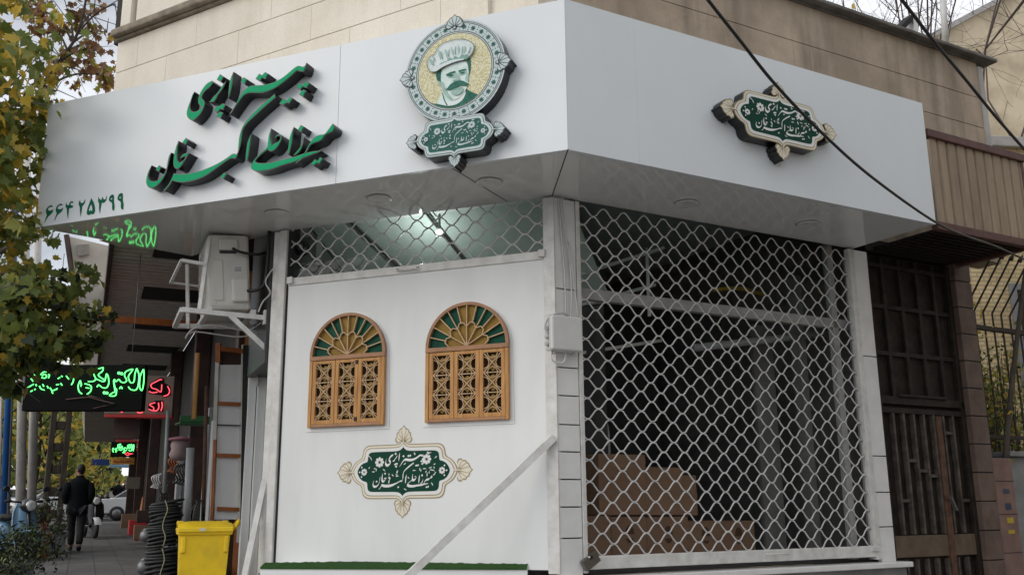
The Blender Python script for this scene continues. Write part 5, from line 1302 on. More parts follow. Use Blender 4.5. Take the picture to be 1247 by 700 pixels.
one('sign_board', 'neon_board', lambda b: b.bevbox(FN_, xa, xb, -.14, 0, za, zb2, .008), parent=NS_)
def f(b):
    for s in NE:
        q = [FN_.hv(20+x/7.335, 435+y/7.335, .03) for x, y in s]
        b.tube(spline([FN_.P(p[0], .03, p[1]) for p in q], 4) if len(q) > 2 else [FN_.P(p[0], .03, p[1]) for p in q], .0068, 6)
    for x, y in NDOT:
        q = [FN_.hv(20+(x+9*math.cos(a*.785))/7.335, 435+(y+9*math.sin(a*.785))/7.335, .03) for a in range(8)]
        b.tube([FN_.P(p[0], .03, p[1]) for p in q], .0065, 6, closed=True)
one('neon_lettering', 'neon_green', f, parent=NS_)
def f(b):
    for s in ([(440,375),(640,355),(880,412),(690,455)], [(640,340),(780,375)]):
        q = [FN_.hv(20+x/7.335, 435+y/7.335, .02) for x, y in s]; b.tube([FN_.P(p[0], .02, p[1]) for p in q], .007, 5)
one('unlit_tube', 'neon_off', f, parent=NS_)
one('hanger', 'pole_grey', lambda b: [b.tube([FN_.P(u, -.07, zb2), FN_.P(u, -.07, zb2+1.5)], .005, 5) for u in (xa+.3, xb-.2)], parent=NS_)
FR2 = Frame(at(170, 480, 14.8), dirv(rad(78)), outw(dirv(rad(78))))
RS = thing('red_neon_sign', 'beige sign box with red neon lettering behind the green neon sign', 'neon sign', at(170, 506, 14.8))
(xa, za), (xb, zb2) = FR2.hv(127, 504, 0), FR2.hv(213, 458, 0)
one('sign_box', 'sign_beige', lambda b: b.bevbox(FR2, xa, xb, -.2, 0, za, zb2, .01), parent=RS)
one('box_edge', 'sign_red', lambda b: b.bevbox(FR2, xa, xb, -.2, .012, za-.05, za-.002, .006), parent=RS)
RED = [[(375,110),(345,125),(320,140),(325,160),(355,170),(380,185),(385,140)], [(420,150),(432,175),(425,200),(395,212)], [(308,182),(330,190),(360,185)], [(376,108),(386,112)],
 [(385,245),(388,270),(380,300)], [(365,250),(366,285),(350,300),(335,298)], [(345,250),(310,262),(335,280),(330,298),(305,290)], [(130,300),(142,308),(150,300)], [(235,308),(255,313),(270,306)]]
def f(b):
    for s in RED:
        q = [FR2.hv(120+x/5, 440+y/5, .03) for x, y in s]; P3 = [FR2.P(p[0], .03, p[1]) for p in q]
        b.tube(spline(P3, 4) if len(P3) > 2 else P3, .0075, 6)
one('neon_lettering', 'neon_red', f, parent=RS)
one('letter_back', 'neon_board', lambda b: [b.poly(FR2, [FR2.hv(120+x/5, 440+y/5, .004) for x, y in s], .004) for s in ([(300,170),(318,128),(375,98),(400,102),(400,130),(436,150),(440,205),(395,222),(385,205),(310,196)], [(303,300),(303,258),(345,238),(395,236),(393,305)])], parent=RS)
one('under_box', 'shop_brown', lambda b: b.box(FR2, xa+.1, xb-.5, -.5, -.25, za-.35, za-.05), parent=RS)
# smaller signs further on
FG = Frame(at(153, 546, 25), dirv(rad(74)), outw(dirv(rad(74))))
GS = thing('green_neon_sign', 'small black sign with green neon lettering further up the street', 'neon sign', at(153, 556, 25))
(xa, za), (xb, zb2) = FG.hv(134, 556, 0), FG.hv(166, 538, 0)
one('sign_board', 'neon_board', lambda b: b.bevbox(FG, xa, xb, -.14, 0, za, zb2, .01), parent=GS)
def f(b):
    for s in NE[:13]:
        q = [FG.hv(137+(x-550)/590*26, 540+(y-85)/260*11, .03) for x, y in s]; b.tube([FG.P(p[0], .03, p[1]) for p in q], .011, 5)
one('neon_lettering', 'neon_green', f, parent=GS)
one('red_arrow', 'neon_red', lambda b: b.tube([FG.P(*(lambda q: (q[0], .03, q[1]))(FG.hv(x, y, .03))) for x, y in ((152, 552.5), (156, 550.5), (156, 551.5), (162, 552), (156, 553.5), (156, 554.5))], .011, 5, closed=True), parent=GS)
def flat(name, x0, x1, y0, y1, d, m, label, cat, extra=None):
    F_ = Frame(at((x0+x1)/2, (y0+y1)/2, d), dirv(rad(74)), outw(dirv(rad(74))))
    (a, z0), (c, z1) = F_.hv(x0, y1, 0), F_.hv(x1, y0, 0)
    o = one(name, m, lambda b: b.bevbox(F_, a, c, -.12, 0, z0, z1, .01), label, cat, F_.P((a+c)/2, 0, z0))
    if extra: extra(F_, o)
    return o
def ex(F_, o):
    def f(b):
        for (x, y, w_, h_) in ((162,532,1.6,7),(164.5,532,1.6,7),(167,531,2,3),(167,535,2,3),(163,541,5,1.2),(164,544,4,1.2)):
            (a, z0), (c, z1) = F_.hv(x, y+h_/2, .01), F_.hv(x+w_, y-h_/2, .01); b.box(F_, a, c, .001, .012, z0, z1)
    one('white_mark', 'sign_white', f, parent=o)
flat('shop_sign', 140, 170, 528, 549, 26.5, 'sign_red', 'red shop sign with white marks above the small green neon sign', 'sign', ex)
def ex(F_, o):
    def f(b):
        for k in range(9):
            (a, z0), (c, z1) = F_.hv(138+k*2.8, 563, .01), F_.hv(139.8+k*2.8, 560+(k % 3)*.6, .01); b.box(F_, a, c, .001, .012, z0, z1)
    one('lettering', 'sign_red', f, parent=o)
flat('shop_sign', 135, 164, 557, 565, 25.2, 'sign_yellow', 'narrow yellow shop sign right below the small green neon sign', 'sign', ex)
flat('street_sign', 112, 133, 559, 566, 34, 'sign_blue', 'small blue street sign beyond the walking man', 'sign')
flat('shop_sign', 133, 165, 565.5, 569, 40, 'sign_blue', 'pale blue shop sign far up the street', 'sign')
bpy.data.objects['shop_sign.002'].data.materials[0] = M['scooter_blue']
# ================================================================== PERSON
def skin_mesh(name, joints, edges, mats_, parent, root=0, sub=2):
    o3 = ORIG[parent.name]
    me = bpy.data.meshes.new(name); me.from_pydata([tuple(Vector(j[0])) for j in joints], edges, [])
    me.materials.append(M[mats_]); ob = bpy.data.objects.new(name, me); col.objects.link(ob)
    ob.parent = parent
    if name == 'jacket': root = 3
    md = ob.modifiers.new('Skin', 'SKIN'); md.use_smooth_shade = True
    for i, j in enumerate(joints):
        sv = me.skin_vertices[0].data[i]; r = j[1]; sv.radius = (r, r) if not isinstance(r, tuple) else r; sv.use_root = (i == root)
    s = ob.modifiers.new('Sub', 'SUBSURF'); s.levels = sub; s.render_levels = sub
    ORIG[ob.name] = o3
    return ob
def person(loc, yaw, label, group=None):
    t = thing('person', label, 'person', loc, group); t.rotation_euler.z = yaw
    # +y is the walking direction
    J = [((0,0,.95),(.15,.11)), ((0,.01,1.15),(.14,.10)), ((0,.0,1.36),(.17,.11)), ((0,.015,1.48),.06), ((-.01,.03,1.56),.055), ((-.012,.04,1.645),(.078,.095)), ((-.012,.035,1.72),(.07,.085)),
         ((.1,0,.90),.09), ((.10,-.05,.50),.06), ((.10,-.20,.10),.042), ((.10,-.10,.04),.04),
         ((-.09,0,.90),.09), ((-.08,.14,.51),.06), ((-.06,.16,.09),.042), ((-.07,.28,.04),.04),
         ((.165,0,1.38),.045), ((.24,-.085,1.14),.042), ((.19,.08,.96),.042), ((-.165,0,1.38),.045), ((-.24,-.085,1.14),.042), ((-.19,.08,.96),.042)]
    E_ = [(0,1),(1,2),(2,3),(3,4),(4,5),(5,6),(0,7),(7,8),(8,9),(9,10),(0,11),(11,12),(12,13),(13,14),(2,15),(15,16),(16,17),(2,18),(18,19),(19,20)]
    skin_mesh('body', J, E_, 'skin', t)
    jb = MB(); O = ORIG[t.name]
    rings = [(.74,.195,.148,0),(.755,.208,.160,0),(.90,.205,.155,0),(1.0,.20,.15,.005),(1.12,.195,.15,.01),(1.25,.205,.155,.01),(1.36,.215,.15,.0),(1.43,.19,.125,0),(1.47,.13,.10,.01),(1.50,.085,.085,.02),(1.535,.078,.08,.025),(1.53,.06,.06,.025)]
    vs = [O+Vector((rx*math.cos(k*.3927)*(1+.012*math.sin(7*z*6+k)), ry*math.sin(k*.3927)+dy, z)) for z, rx, ry, dy in rings for k in range(16)]
    jb.add(vs, [(i*16+k, i*16+(k+1) % 16, (i+1)*16+(k+1) % 16, (i+1)*16+k) for i in range(len(rings)-1) for k in range(16)], 0, True)
    jk = jb.build('jacket', 'cloth_black', t)
    for sx in (-1, 1):
        skin_mesh('sleeve', [((sx*.185,0,1.40),.085), ((sx*.235,-.06,1.27),.080), ((sx*.262,-.09,1.14),.078), ((sx*.235,-.01,1.04),.072), ((sx*.20,.07,.95),.066)], [(0,1),(1,2),(2,3),(3,4)], 'cloth_black', t)
    skin_mesh('trousers', [((0,0,.90),(.165,.125)), ((.1,0,.84),.115), ((.10,-.05,.50),.085), ((.10,-.195,.12),.070), ((-.09,0,.84),.115), ((-.08,.14,.51),.085), ((-.06,.165,.11),.070)], [(0,1),(1,2),(2,3),(0,4),(4,5),(5,6)], 'trouser', t)
    skin_mesh('shoe', [((.10,-.235,.10),.05), ((.10,-.14,.045),(.048,.04)), ((.10,-.03,.035),(.045,.03))], [(0,1),(1,2)], 'rubber', t)
    skin_mesh('shoe', [((-.06,.13,.07),.05), ((-.065,.22,.05),(.048,.045)), ((-.075,.35,.045),(.045,.035))], [(0,1),(1,2)], 'rubber', t)
    # face turned to the left
    a, c = math.cos(.9), math.sin(.9); fd = Vector((-c, a, 0)); sdv = Vector((a, c, 0)); hc = Vector((-.012, .04, 1.645))
    fb2 = MB(); O = ORIG[t.name]
    fb2.ball(O+hc+fd*.098+Vector((0, 0, -.005)), .016, .018, .024, 8); fb2.ball(O+hc+fd*.085+Vector((0, 0, -.058)), .028, .018, .010, 8)
    for s2 in (-1, 1): fb2.ball(O+hc+sdv*(s2*.082)-fd*.005+Vector((0, 0, -.01)), .014, .022, .032, 8)
    fb2.build('face_features', 'skin', t)
    hb = MB(); hb.ball(O+hc-fd*.022+Vector((0, 0, .028)), .088, .092, .105, 14); hb.ball(O+hc-fd*.03+Vector((0, 0, -.045)), .066, .066, .06, 12); hb.build('hair', 'hair', t)
    eb = MB()
    for s2 in (-1, 1): eb.ball(O+hc+fd*.082+sdv*(s2*.034)+Vector((0, 0, .018)), .012, .010, .007, 8)
    eb.build('eyes', 'hair', t)
    return t
def on_ground(x, y):
    r = ray(x, y); n = Vector((-SLOPE*FS.u.x, -SLOPE*FS.u.y, 1)); p0 = gp(0, 0)
    return EYE + r*((p0-EYE).dot(n)/r.dot(n))
yaw_st = rad(24)
mp_ = on_ground(89, 671)
person(mp_, yaw_st, 'man in black jacket and dark trousers walking away along the pavement, hands in pockets')
for (x, u, v, lb) in ((152, 50, -.3, 'distant person in dark clothes standing by the white car, the left of two'), (160, 51, -.7, 'distant person in dark clothes standing by the white car, the right of two')):
    person(gp(u, v), yaw_st+.4*(x-150)/5, lb, 'people far up the street')

# ================================================================== SCOOTERS
def scooter(P, ang, label, mb, mf, ms='scooter_black', grp='scooters and motorcycles by the kerb'):
    t = thing('motor_scooter', label, 'scooter', P, grp)
    F = Frame(P, dirv(ang+math.pi/2), dirv(ang)); z0 = P.z-H          # n = forward
    Q = lambda u, v, z: F.P(u, v, z0+z)
    def wheel(v):
        wb = MB(); wb.lathe(Q(-.05, v, .25), [(.17, 0), (.235, .012), (.25, .05), (.235, .088), (.17, .10)], 22, axis=F.u); w_ = wb.build('wheel', 'rubber', t)
        hb = MB(); hb.lathe(Q(-.035, v, .25), [(.02, -.01), (.05, 0), (.05, .07), (.02, .08)], 14, axis=F.u)
        for k in range(5): hb.bar(Q(0, v, .25), Q(0, v+.165*math.cos(k*1.257), .25+.165*math.sin(k*1.257)), .05, .03)
        hb.lathe(Q(-.045, v, .25), [(.15, 0), (.172, 0), (.172, .09), (.15, .09)], 22, axis=F.u, caps=False); hb.build('rim', 'tin', w_)
    wheel(.62); wheel(-.62)
    def f(b):
        vs = []; n = 12
        for i in range(n+1):
            a = rad(20+150*i/n)
            for k, uu in enumerate((-.085, -.05, 0, .05, .085)): vs.append(Q(uu, .62+.29*math.cos(a), .25+(.29-(.03 if k in (0, 4) else 0))*math.sin(a)))
        b.add(vs, [(i*5+k, i*5+k+1, (i+1)*5+k+1, (i+1)*5+k) for i in range(n) for k in range(4)], 0, True)
    one('front_fender', mf, f, parent=t)
    def f(b):   # leg shield + nose
        prof = [(.18, .55, .38), (.24, .50, .60), (.22, .46, .85), (.12, .40, 1.0)]
        vs = []
        for w_, v, z in prof:
            for k in range(7):
                s2 = -1+2*k/6; vs.append(Q(w_*s2, v-.10*s2*s2, z))
        for w_, v, z in prof:
            for k in range(7):
                s2 = -1+2*k/6; vs.append(Q(w_*s2*.95, v-.10*s2*s2-.05, z))
        m = 28
        fs = [(i*7+k, i*7+k+1, (i+1)*7+k+1, (i+1)*7+k) for i in range(3) for k in range(6)]
        fs += [(m+i*7+k, m+(i+1)*7+k, m+(i+1)*7+k+1, m+i*7+k+1) for i in range(3) for k in range(6)]
        for i in range(3):
            for k in (0, 6): fs.append((i*7+k, (i+1)*7+k, m+(i+1)*7+k, m+i*7+k))
        for k in range(6): fs += [(k, k+1, m+k+1, m+k), (21+k, 21+k+1, m+22+k, m+21+k)]
        b.add(vs, fs, 0, True)
        b.bevbox(F, -.13, .13, P.z*0-.30+.0, .42, z0+.28, z0+.34, .02)
    one('leg_shield', mb, f, parent=t)
    def f(b):
        b.ball(Q(0, -.50, .52), .17, .42, .20, 14, F=F)
    one('rear_body', mb, f, parent=t)
    one('seat', 'rubber', lambda b: b.ball(Q(0, -.40, .74), .15, .42, .07, 14, F=F), parent=t)
    def f(b):
        b.tube([Q(0, .60, .28), Q(0, .42, 1.0)], .035); b.tube(spline([Q(-.34, .28, 1.03), Q(-.2, .36, 1.02), Q(0, .40, 1.0), Q(.2, .36, 1.02), Q(.34, .28, 1.03)]), .018); 
    one('handlebar', 'scooter_black', f, parent=t)
    one('headlight', ['scooter_black', 'lamp_glass', 'chrome'], lambda b: (b.ball(Q(0, .42, .95), .14, .14, .13, 14, 0, F=F), b.lathe(Q(0, .535, .95), [(.098, 0), (.09, .025), (.05, .04)], 18, 1, axis=F.n), b.lathe(Q(0, .53, .95), [(.098, 0), (.108, .012), (.1, .02)], 18, 2, axis=F.n, caps=False)), parent=t)
    for s2 in (-1, 1):
        mo = one('mirror', ['scooter_black', 'chrome'], lambda b: (b.tube(spline([Q(s2*.26, .30, 1.03), Q(s2*.30, .32, 1.15), Q(s2*.36, .33, 1.22)]), .008, 6, 0), b.ball(Q(s2*.38, .33, 1.25), .065, .02, .05, 10, 0, F=F)), parent=t)
        one('grip', 'rubber', lambda b: b.tube([Q(s2*.25, .325, 1.03), Q(s2*.36, .27, 1.03)], .026), parent=t)
    one('kickstand', 'pole_grey', lambda b: b.tube([Q(-.05, -.2, .3), Q(-.2, -.25, .0)], .015, 6), parent=t)
    return t
bk = on_ground(108, 655)
toc = math.atan2(-bk.x, -bk.y)
scooter(bk, toc-.22, 'black scooter with white front fender parked behind the walking man', 'scooter_black', 'scooter_white')
sb = FS.P(11.2, 2.75, gz(11.2)); sb = at(12, 668, 17.3); sb.z = FS.P(0, 0, gz(FS.loc(sb)[0])).z
scooter(sb, toc-.6, 'pale blue scooter parked by the planters at the left edge', 'scooter_blue', 'scooter_blue')
sr_ = at(41, 655, 20.5); sr_.z = FS.P(0, 0, gz(FS.loc(sr_)[0])).z
scooter(sr_, toc-.2, 'dark red motorcycle with mirrors behind the pale blue scooter', 'scooter_red', 'scooter_red')

# ================================================================== CARS
def car(P, ang, label, paint='car_white'):
    t = thing('parked_car', label, 'car', P, 'cars up the street'); F = Frame(P, dirv(ang+math.pi/2), dirv(ang)); z0 = P.z-H
    Q = lambda u, v, z: F.P(u, v, z0+z)
    prof = [(-2.15, .38), (-2.18, .62), (-2.10, .92), (-1.35, .98), (-.95, 1.0), (.85, .98), (1.6, .90), (2.1, .74), (2.18, .52), (2.12, .30), (-2.0, .28)]
    def f(b):
        n = len(prof); W = .84
        L_ = [[Q(s2*W*(1 if k < 2 else 1), v, z) for v, z in prof] for k, s2 in enumerate((-1, 1))]
        b.add(L_[0]+L_[1], [(i, (i+1) % n, n+(i+1) % n, n+i) for i in range(n)]+[tuple(range(n))[::-1], tuple(range(n, 2*n))])
    bo = one('body', paint, f, parent=t)
    md = bo.modifiers.new('Bevel', 'BEVEL'); md.width = .06; md.segments = 3
    one('cabin', 'car_glass', lambda b: b.hexa([Q(-.80, -1.45, .97), Q(.80, -1.45, .97), Q(.80, .95, .97), Q(-.80, .95, .97), Q(-.64, -.85, 1.36), Q(.64, -.85, 1.36), Q(.64, .35, 1.36), Q(-.64, .35, 1.36)]), parent=t)
    def f(b):
        b.bevbox(F, -.65, .65, -.88, .38, z0+1.36, z0+1.42, .02)
        for s2 in (-1, 1):
            for a, c in (((-.80, -1.47, .97), (-.64, -.86, 1.38)), ((-.81, -.25, .97), (-.65, -.25, 1.38)), ((-.80, .97, .97), (-.64, .36, 1.38))): b.bar(Q(s2*a[0], a[1], a[2]), Q(s2*c[0], c[1], c[2]), .06, .05)
    one('roof', paint, f, parent=t)
    for v in (-1.3, 1.3):
        for s2 in (-1, 1):
            wo = one('wheel', 'rubber', lambda b: b.lathe(Q(s2*.86-.10, v, .30), [(.2, 0), (.29, .01), (.31, .05), (.31, .15), (.29, .19), (.2, .2)], 22, axis=F.u), parent=t)
            one('rim', 'tin', lambda b: b.lathe(Q(s2*.86-.105, v, .30), [(.03, .0), (.19, .005), (.19, .205), (.03, .21)], 14, axis=F.u), parent=wo)
    for s2 in (-1, 1):
        one('tail_light', 'car_light', lambda b: b.bevbox(F, s2*.66-.15, s2*.66+.15, -2.20, -2.1, z0+.68, z0+.84, .01), parent=t)
        one('headlight', 'lamp_glass', lambda b: b.bevbox(F, s2*.62-.2, s2*.62+.2, 2.08, 2.19, z0+.56, z0+.70, .01), parent=t)
    one('bumper', 'pole_grey', lambda b: (b.bevbox(F, -.85, .85, -2.25, -2.12, z0+.40, z0+.54, .02), b.bevbox(F, -.85, .85, 2.12, 2.25, z0+.36, z0+.50, .02)), parent=t)
    return t
c1 = gp(38.0, -1.3, -.1); car(c1, rad(61+10), 'white sedan with its rear sticking out of the side street on the right')
car(gp(40, 2.3, -.1), rad(-24+70), 'white car crossing behind the black scooter')
for k, (u, v, pc, lb) in enumerate(((24, 4.7, 'car_white', 'nearest white car parked on the road beyond the scooters'), (30, 4.8, 'tin', 'silver car parked on the road, second from the scooters'), (52, 5.0, 'car_white', 'white car far up the road under the trees'), (60, 4.6, 'sign_blue', 'blue car far up the road under the trees'))): car(gp(u, v, -.16), rad(-24 if k % 2 else 156), lb, pc)
cb2 = on_ground(133, 627)
ct = thing('cat', 'small dark cat sitting on the far pavement', 'cat', cb2)
skin_mesh('cat_body', [((0,0,.12),(.10,.11)), ((.04,0,.26),.08), ((.10,0,.36),.05), ((.14,0,.41),.06), ((.20,0,.40),.025), ((.10,.05,.15),.03), ((.12,.05,.02),.025), ((.10,-.05,.15),.03), ((.12,-.05,.02),.025), ((-.12,0,.05),.03), ((-.3,.08,.03),.02), ((.14,.035,.48),.012), ((.14,-.035,.48),.012)],
          [(0,1),(1,2),(2,3),(3,4),(1,5),(5,6),(1,7),(7,8),(0,9),(9,10),(3,11),(3,12)], 'cloth_black', ct)
wg = FS.loc(on_ground(116, 628))
def f(b):
    F_ = FS; u, v = 30.5, wg[1]
    for k in range(9): b.bar(gp(30.5, 1.2-.0+.1*k, 0), gp(30.5, 1.2+.1*k, 1.25), .03, .03)
    for z in (.03, .6, 1.25): b.bar(gp(30.5, 1.18, z), gp(30.5, 2.02, z), .04, .04)
one('white_barrier', 'white_steel', f, 'white barred metal barrier on the pavement beyond the black scooter', 'barrier', gp(30.5, 1.6))

# ================================================================== POLES, TRUNKS, PLANTERS
def pole(name, m, x0, y0, x1, y1, d, r, label, cat='pole', r2=None):
    g = at(x0, y0, d); u = FS.loc(g)[0]; g.z = FS.P(0, 0, gz(u)).z-.05; t_ = at(x1, y1, d)
    t = thing(name, label, cat, g)
    one('post', m, lambda b: b.tube([g, t_], r, 12, r2=r2 or r), parent=t)
    one('foot', 'pole_grey', lambda b: b.lathe(g, [(r*2.0, 0), (r*2.0, .06), (r*1.2, .10)], 12), parent=t)
    return t
pole('street_pole', 'pole_blue', 8, 625, 19, 250, 18.5, .055, 'bright blue steel pole at the left edge')
pole('street_pole', 'pole_grey', 14, 625, 21, 250, 19, .03, 'thin grey pole just right of the blue pole')
pole('street_pole', 'lime_wash', 29, 625, 33, 150, 20, .095, 'white washed pole left of the lattice pylon, nearer the blue pole')
pole('street_pole', 'lime_wash', 42, 625, 49, 150, 20.5, .095, 'white washed pole left of the lattice pylon, nearer the pylon', r2=.075)
pole('street_pole', 'lime_wash', 2, 640, 5, 350, 17.5, .022, 'very thin pale pole at the far left edge')
PY = thing('lattice_pylon', 'dark steel pylon with oval holes behind the walking man', 'pylon', at(63, 625, 21.5))
def f(b):
    g = at(63, 625, 21.5); F_ = Frame(g, dR, outw(dR)); F_.o = Vector((g.x, g.y, H)); z0 = gz(FS.loc(g)[0])
    for s2 in (-1, 1): b.bevbox(F_, s2*.16-.06, s2*.16+.06, -.08, .08, z0, 3.3, .01)
one('upright', 'bark', f, parent=PY, split=True)
def f(b):
    g = at(63, 625, 21.5); F_ = Frame(g, dR, outw(dR)); F_.o = Vector((g.x, g.y, H)); z0 = gz(FS.loc(g)[0])
    for k in range(8):
        z = z0+.1+k*.5; b.bevbox(F_, -.098, .098, -.06, .06, z, z+.2, .02)
one('cross_plate', 'bark', f, parent=PY, split=True)
def leafpoly(kind):
    if kind == 'plane':
        h = [(0,0),(.10,.02),(.30,-.10),(.33,.12),(.55,.20),(.40,.36),(.52,.62),(.28,.58),(.18,.70),(0,1.05)]
    elif kind == 'fan': h = [(0,0),(.20,.22),(.42,.50),(.40,.72),(.18,.84),(0,.74)]
    else: h = [(0,0),(.16,.2),(.24,.5),(.14,.8),(0,1)]
    return h
def leaf(b, p, size, rn, kind, mi, droop=.6):
    h = leafpoly(kind); t = Vector((rn.uniform(-1, 1), rn.uniform(-1, 1), -droop+rn.uniform(-.7, .7))).normalized()
    x = t.cross(Vector((rn.uniform(-1, 1), rn.uniform(-1, 1), rn.uniform(-.3, .9)))).normalized(); n = x.cross(t); fold = rn.uniform(.05, .35)
    L_ = [p + t*(q[1]*size) + x*(q[0]*size) + n*(q[0]*fold*size) for q in h]
    R_ = [p + t*(q[1]*size) - x*(q[0]*size) + n*(q[0]*fold*size) for q in h[1:-1]]
    k = len(h)
    b.add(L_+R_, [tuple(range(k)), tuple([0]+[k+i for i in range(k-2)]+[k-1])[::-1]], mi)
def crown(b, clumps, rn, kind='plane'):
    """clumps: px, py, depth, radius in metres (x, z), count, leaf size, material weights"""
    for (x, y, d, rx, rz, cnt, size, wts) in clumps:
        c = at(x, y, d); sub = [Vector((rn.gauss(0, .45)*rx, rn.gauss(0, .45)*rx, rn.gauss(0, .45)*rz)) for _ in range(max(3, cnt//14))]
        for _ in range(cnt):
            o = rn.choice(sub); p = c+o+Vector((rn.gauss(0, .16)*rx, rn.gauss(0, .16)*rx, rn.gauss(0, .14)*rz))
            q = p-EYE; 
            mi = rn.choices(range(len(wts)), wts)[0]; leaf(b, p, size*rn.uniform(.6, 1.2), rn, kind, mi)
def limbs(b, trunk, r0, r1, targets, rn):
    tr = spline(trunk, 6); n = len(tr); b.tube(tr, [r0+(r1-r0)*i/(n-1) for i in range(n)], 10)
    for tg in targets:
        # start at the trunk point a little below the target
        cand = [i for i, p in enumerate(tr) if p.z < tg.z-.2] or [n//2]
        i = min(cand, key=lambda j: (tr[j]-tg).length + abs(tg.z-tr[j].z-.6)*.8); s0 = tr[i]; m_ = s0.lerp(tg, .5)+Vector((0, 0, .25*(tg-s0).length*.5))
        path = spline([s0, m_, tg], 5); rr = (r0+(r1-r0)*i/n)*.45
        b.tube(path, [max(.008, rr*(1-k/len(path))+.008) for k in range(len(path))], 6)
        for k in range(4):
            p = path[rn.randrange(len(path)//2, len(path))]; e = p+Vector((rn.uniform(-.7, .7), rn.uniform(-.7, .7), rn.uniform(-.4, .5)))
            b.tube([p, p.lerp(e, .5)+Vector((0, 0, .05)), e], .009, 4, r2=.003)
LM = ['leaf_green', 'leaf_yellow', 'leaf_olive', 'leaf_brown', 'leaf_dark']
def tree(label, trunk, r0, r1, clumps, kind='plane', barkm='bark_pale', seed=1, group='street trees'):
    rn = random.Random(seed); t = thing('plane_tree', label, 'tree', trunk[0], group)
    tb = MB(); limbs(tb, trunk, r0, r1, [at(c[0], c[1], c[2]) for c in clumps], rn); tb.build('trunk', barkm, t)
    cb3 = MB(); crown(cb3, clumps, rn, kind); cb3.build('crown', LM, t)
    return t
def trunk_at(x, y, d, tops):
    g = at(x, y, d); g.z = FS.P(0, 0, gz(FS.loc(g)[0])).z-.1; return [g]+[at(*p) for p in tops]
W_top = (.25, .45, .30, 0, 0); W_mid = (.45, .25, .30, 0, 0); W_low = (.62, .06, .16, 0, .16)
near = []
rn0 = random.Random(11)
for (x, y, d, r, rz, n, sz, wt) in (
  (-5,15,8.6,.5,.5,80,.15,W_top),(10,70,9.0,.5,.5,90,.15,W_mid),(12,105,9.2,.42,.4,80,.15,W_top),(-2,130,8.8,.5,.45,90,.15,W_mid),(6,150,9.4,.38,.4,80,.15,W_mid),
  (0,185,9.0,.45,.45,90,.15,W_mid),(4,205,9.6,.34,.35,65,.14,W_top),(-15,230,8.8,.5,.5,80,.15,W_mid),(4,265,9.4,.42,.4,75,.14,W_top),(10,300,9.2,.5,.4,80,.14,W_mid),
  (45,330,9.6,.45,.4,80,.14,W_low),(5,350,9.0,.55,.45,110,.15,W_low),(60,365,9.8,.5,.4,110,.14,W_low),(85,395,10,.4,.3,90,.14,W_low),(30,400,9.2,.6,.4,140,.15,W_low),(70,420,9.8,.5,.3,110,.14,W_low),(5,430,9.0,.6,.45,150,.15,W_low),(108,398,10.2,.15,.15,22,.13,W_low),(100,425,10.2,.2,.15,30,.13,W_low),(35,432,9.5,.5,.22,100,.14,W_low),(-60,150,8.5,.8,.8,160,.15,W_mid),(-60,380,8.5,.8,.6,200,.15,W_low)):
    near.append((x, y, d, r, rz, int(n*1.75), sz*.80, wt))
tree('plane tree with large green and yellow leaves hanging before the phone number', trunk_at(-75, 690, 9.2, [(-70, 420, 9.2), (-40, 200, 9.2), (-25, 0, 9.3), (-20, -120, 9.4)]), .16, .07, near, seed=3)
W_br = (0, .05, .12, .83, 0)
br = []
for (x, y, n) in ((50,12,46),(85,20,40),(115,15,30),(130,40,26),(105,60,40),(95,85,40),(120,90,36),(75,70,26),(60,40,30),(125,65,26),(70,110,26),(140,5,18),(50,170,20),(55,225,22)):
    br.append((x, y, 14.5+(x % 7)*.2, .38, .32, int(n*1.5), .115, W_br))
tree('smaller plane tree with brown autumn leaves just left of the upper stone wall', trunk_at(-30, 640, 14.5, [(-22, 400, 14.5), (5, 230, 14.5), (50, 110, 14.5), (95, 40, 14.6), (110, -40, 14.6)]), .06, .012, br, seed=5, barkm='bark')
# street trees further along, each a tree
far = [(22, 4.3, 6.5, .6), (29, 3.3, 6, .55), (36, 4.6, 7, .6), (45, 3.4, 7, .6), (54, 4.8, 8, .6), (64, 3.6, 8, .5), (76, 5.2, 9, .5), (90, 3, 9, .5), (105, 6, 10, .5), (120, 1.5, 10, .5), (30, 9, 7, .5), (48, 12, 8, .5), (70, 14, 9, .5), (47, 2.7, 6, .5), (56, 2.4, 6.5, .5), (68, 2.5, 7, .5), (84, 1.8, 8, .5), (110, .5, 9, .5), (140, 3, 10, .5), (62, .9, 6, .5), (78, .1, 7, .5), (98, -.8, 8, .5), (88, 4, 8, .5), (160, -2, 11, .5)]
names = ['nearest of the leafy trees lining the road beyond the scooters', 'second leafy tree along the kerb beyond the lattice pylon']
for i, (u, v, h, k) in enumerate(far):
    rn = random.Random(100+i); base = gp(u, v, -.1); t = thing('street_tree', f'yellow green street tree standing among the far trees up the road', 'tree', base, 'far street trees')
    tb = MB(); top = base+Vector((rn.uniform(-.3, .3), rn.uniform(-.3, .3), h)); m_ = base.lerp(top, .4)+Vector((rn.uniform(-.2, .2), rn.uniform(-.2, .2), 0))
    path = spline([base, m_, top], 5); tb.tube(path, [.17-.13*j/len(path) for j in range(len(path))], 8)
    cbx = MB(); n = 620 if u < 60 else 420; sz = .20+.004*u
    cl = [Vector((rn.gauss(0, 1.25), rn.gauss(0, 1.25), rn.uniform(1.5, h+.8))) for _ in range(24)]
    for c in cl:
        s0 = base+Vector((0, 0, max(1.2, c.z*.6))); tb.tube([s0, s0.lerp(base+c, .5)+Vector((0, 0, .15)), base+c], .035, 5, r2=.008)
    for _ in range(n):
        c = rn.choice(cl); p = base+c+Vector((rn.gauss(0, .42), rn.gauss(0, .42), rn.gauss(0, .35)))
        leaf(cbx, p, sz*rn.uniform(.7, 1.2), rn, 'oval' if i % 2 else 'plane', rn.choices(range(5), (.35, .22, .35, 0, .08))[0])
    tb.build('trunk', 'bark', t); cbx.build('crown', LM, t)
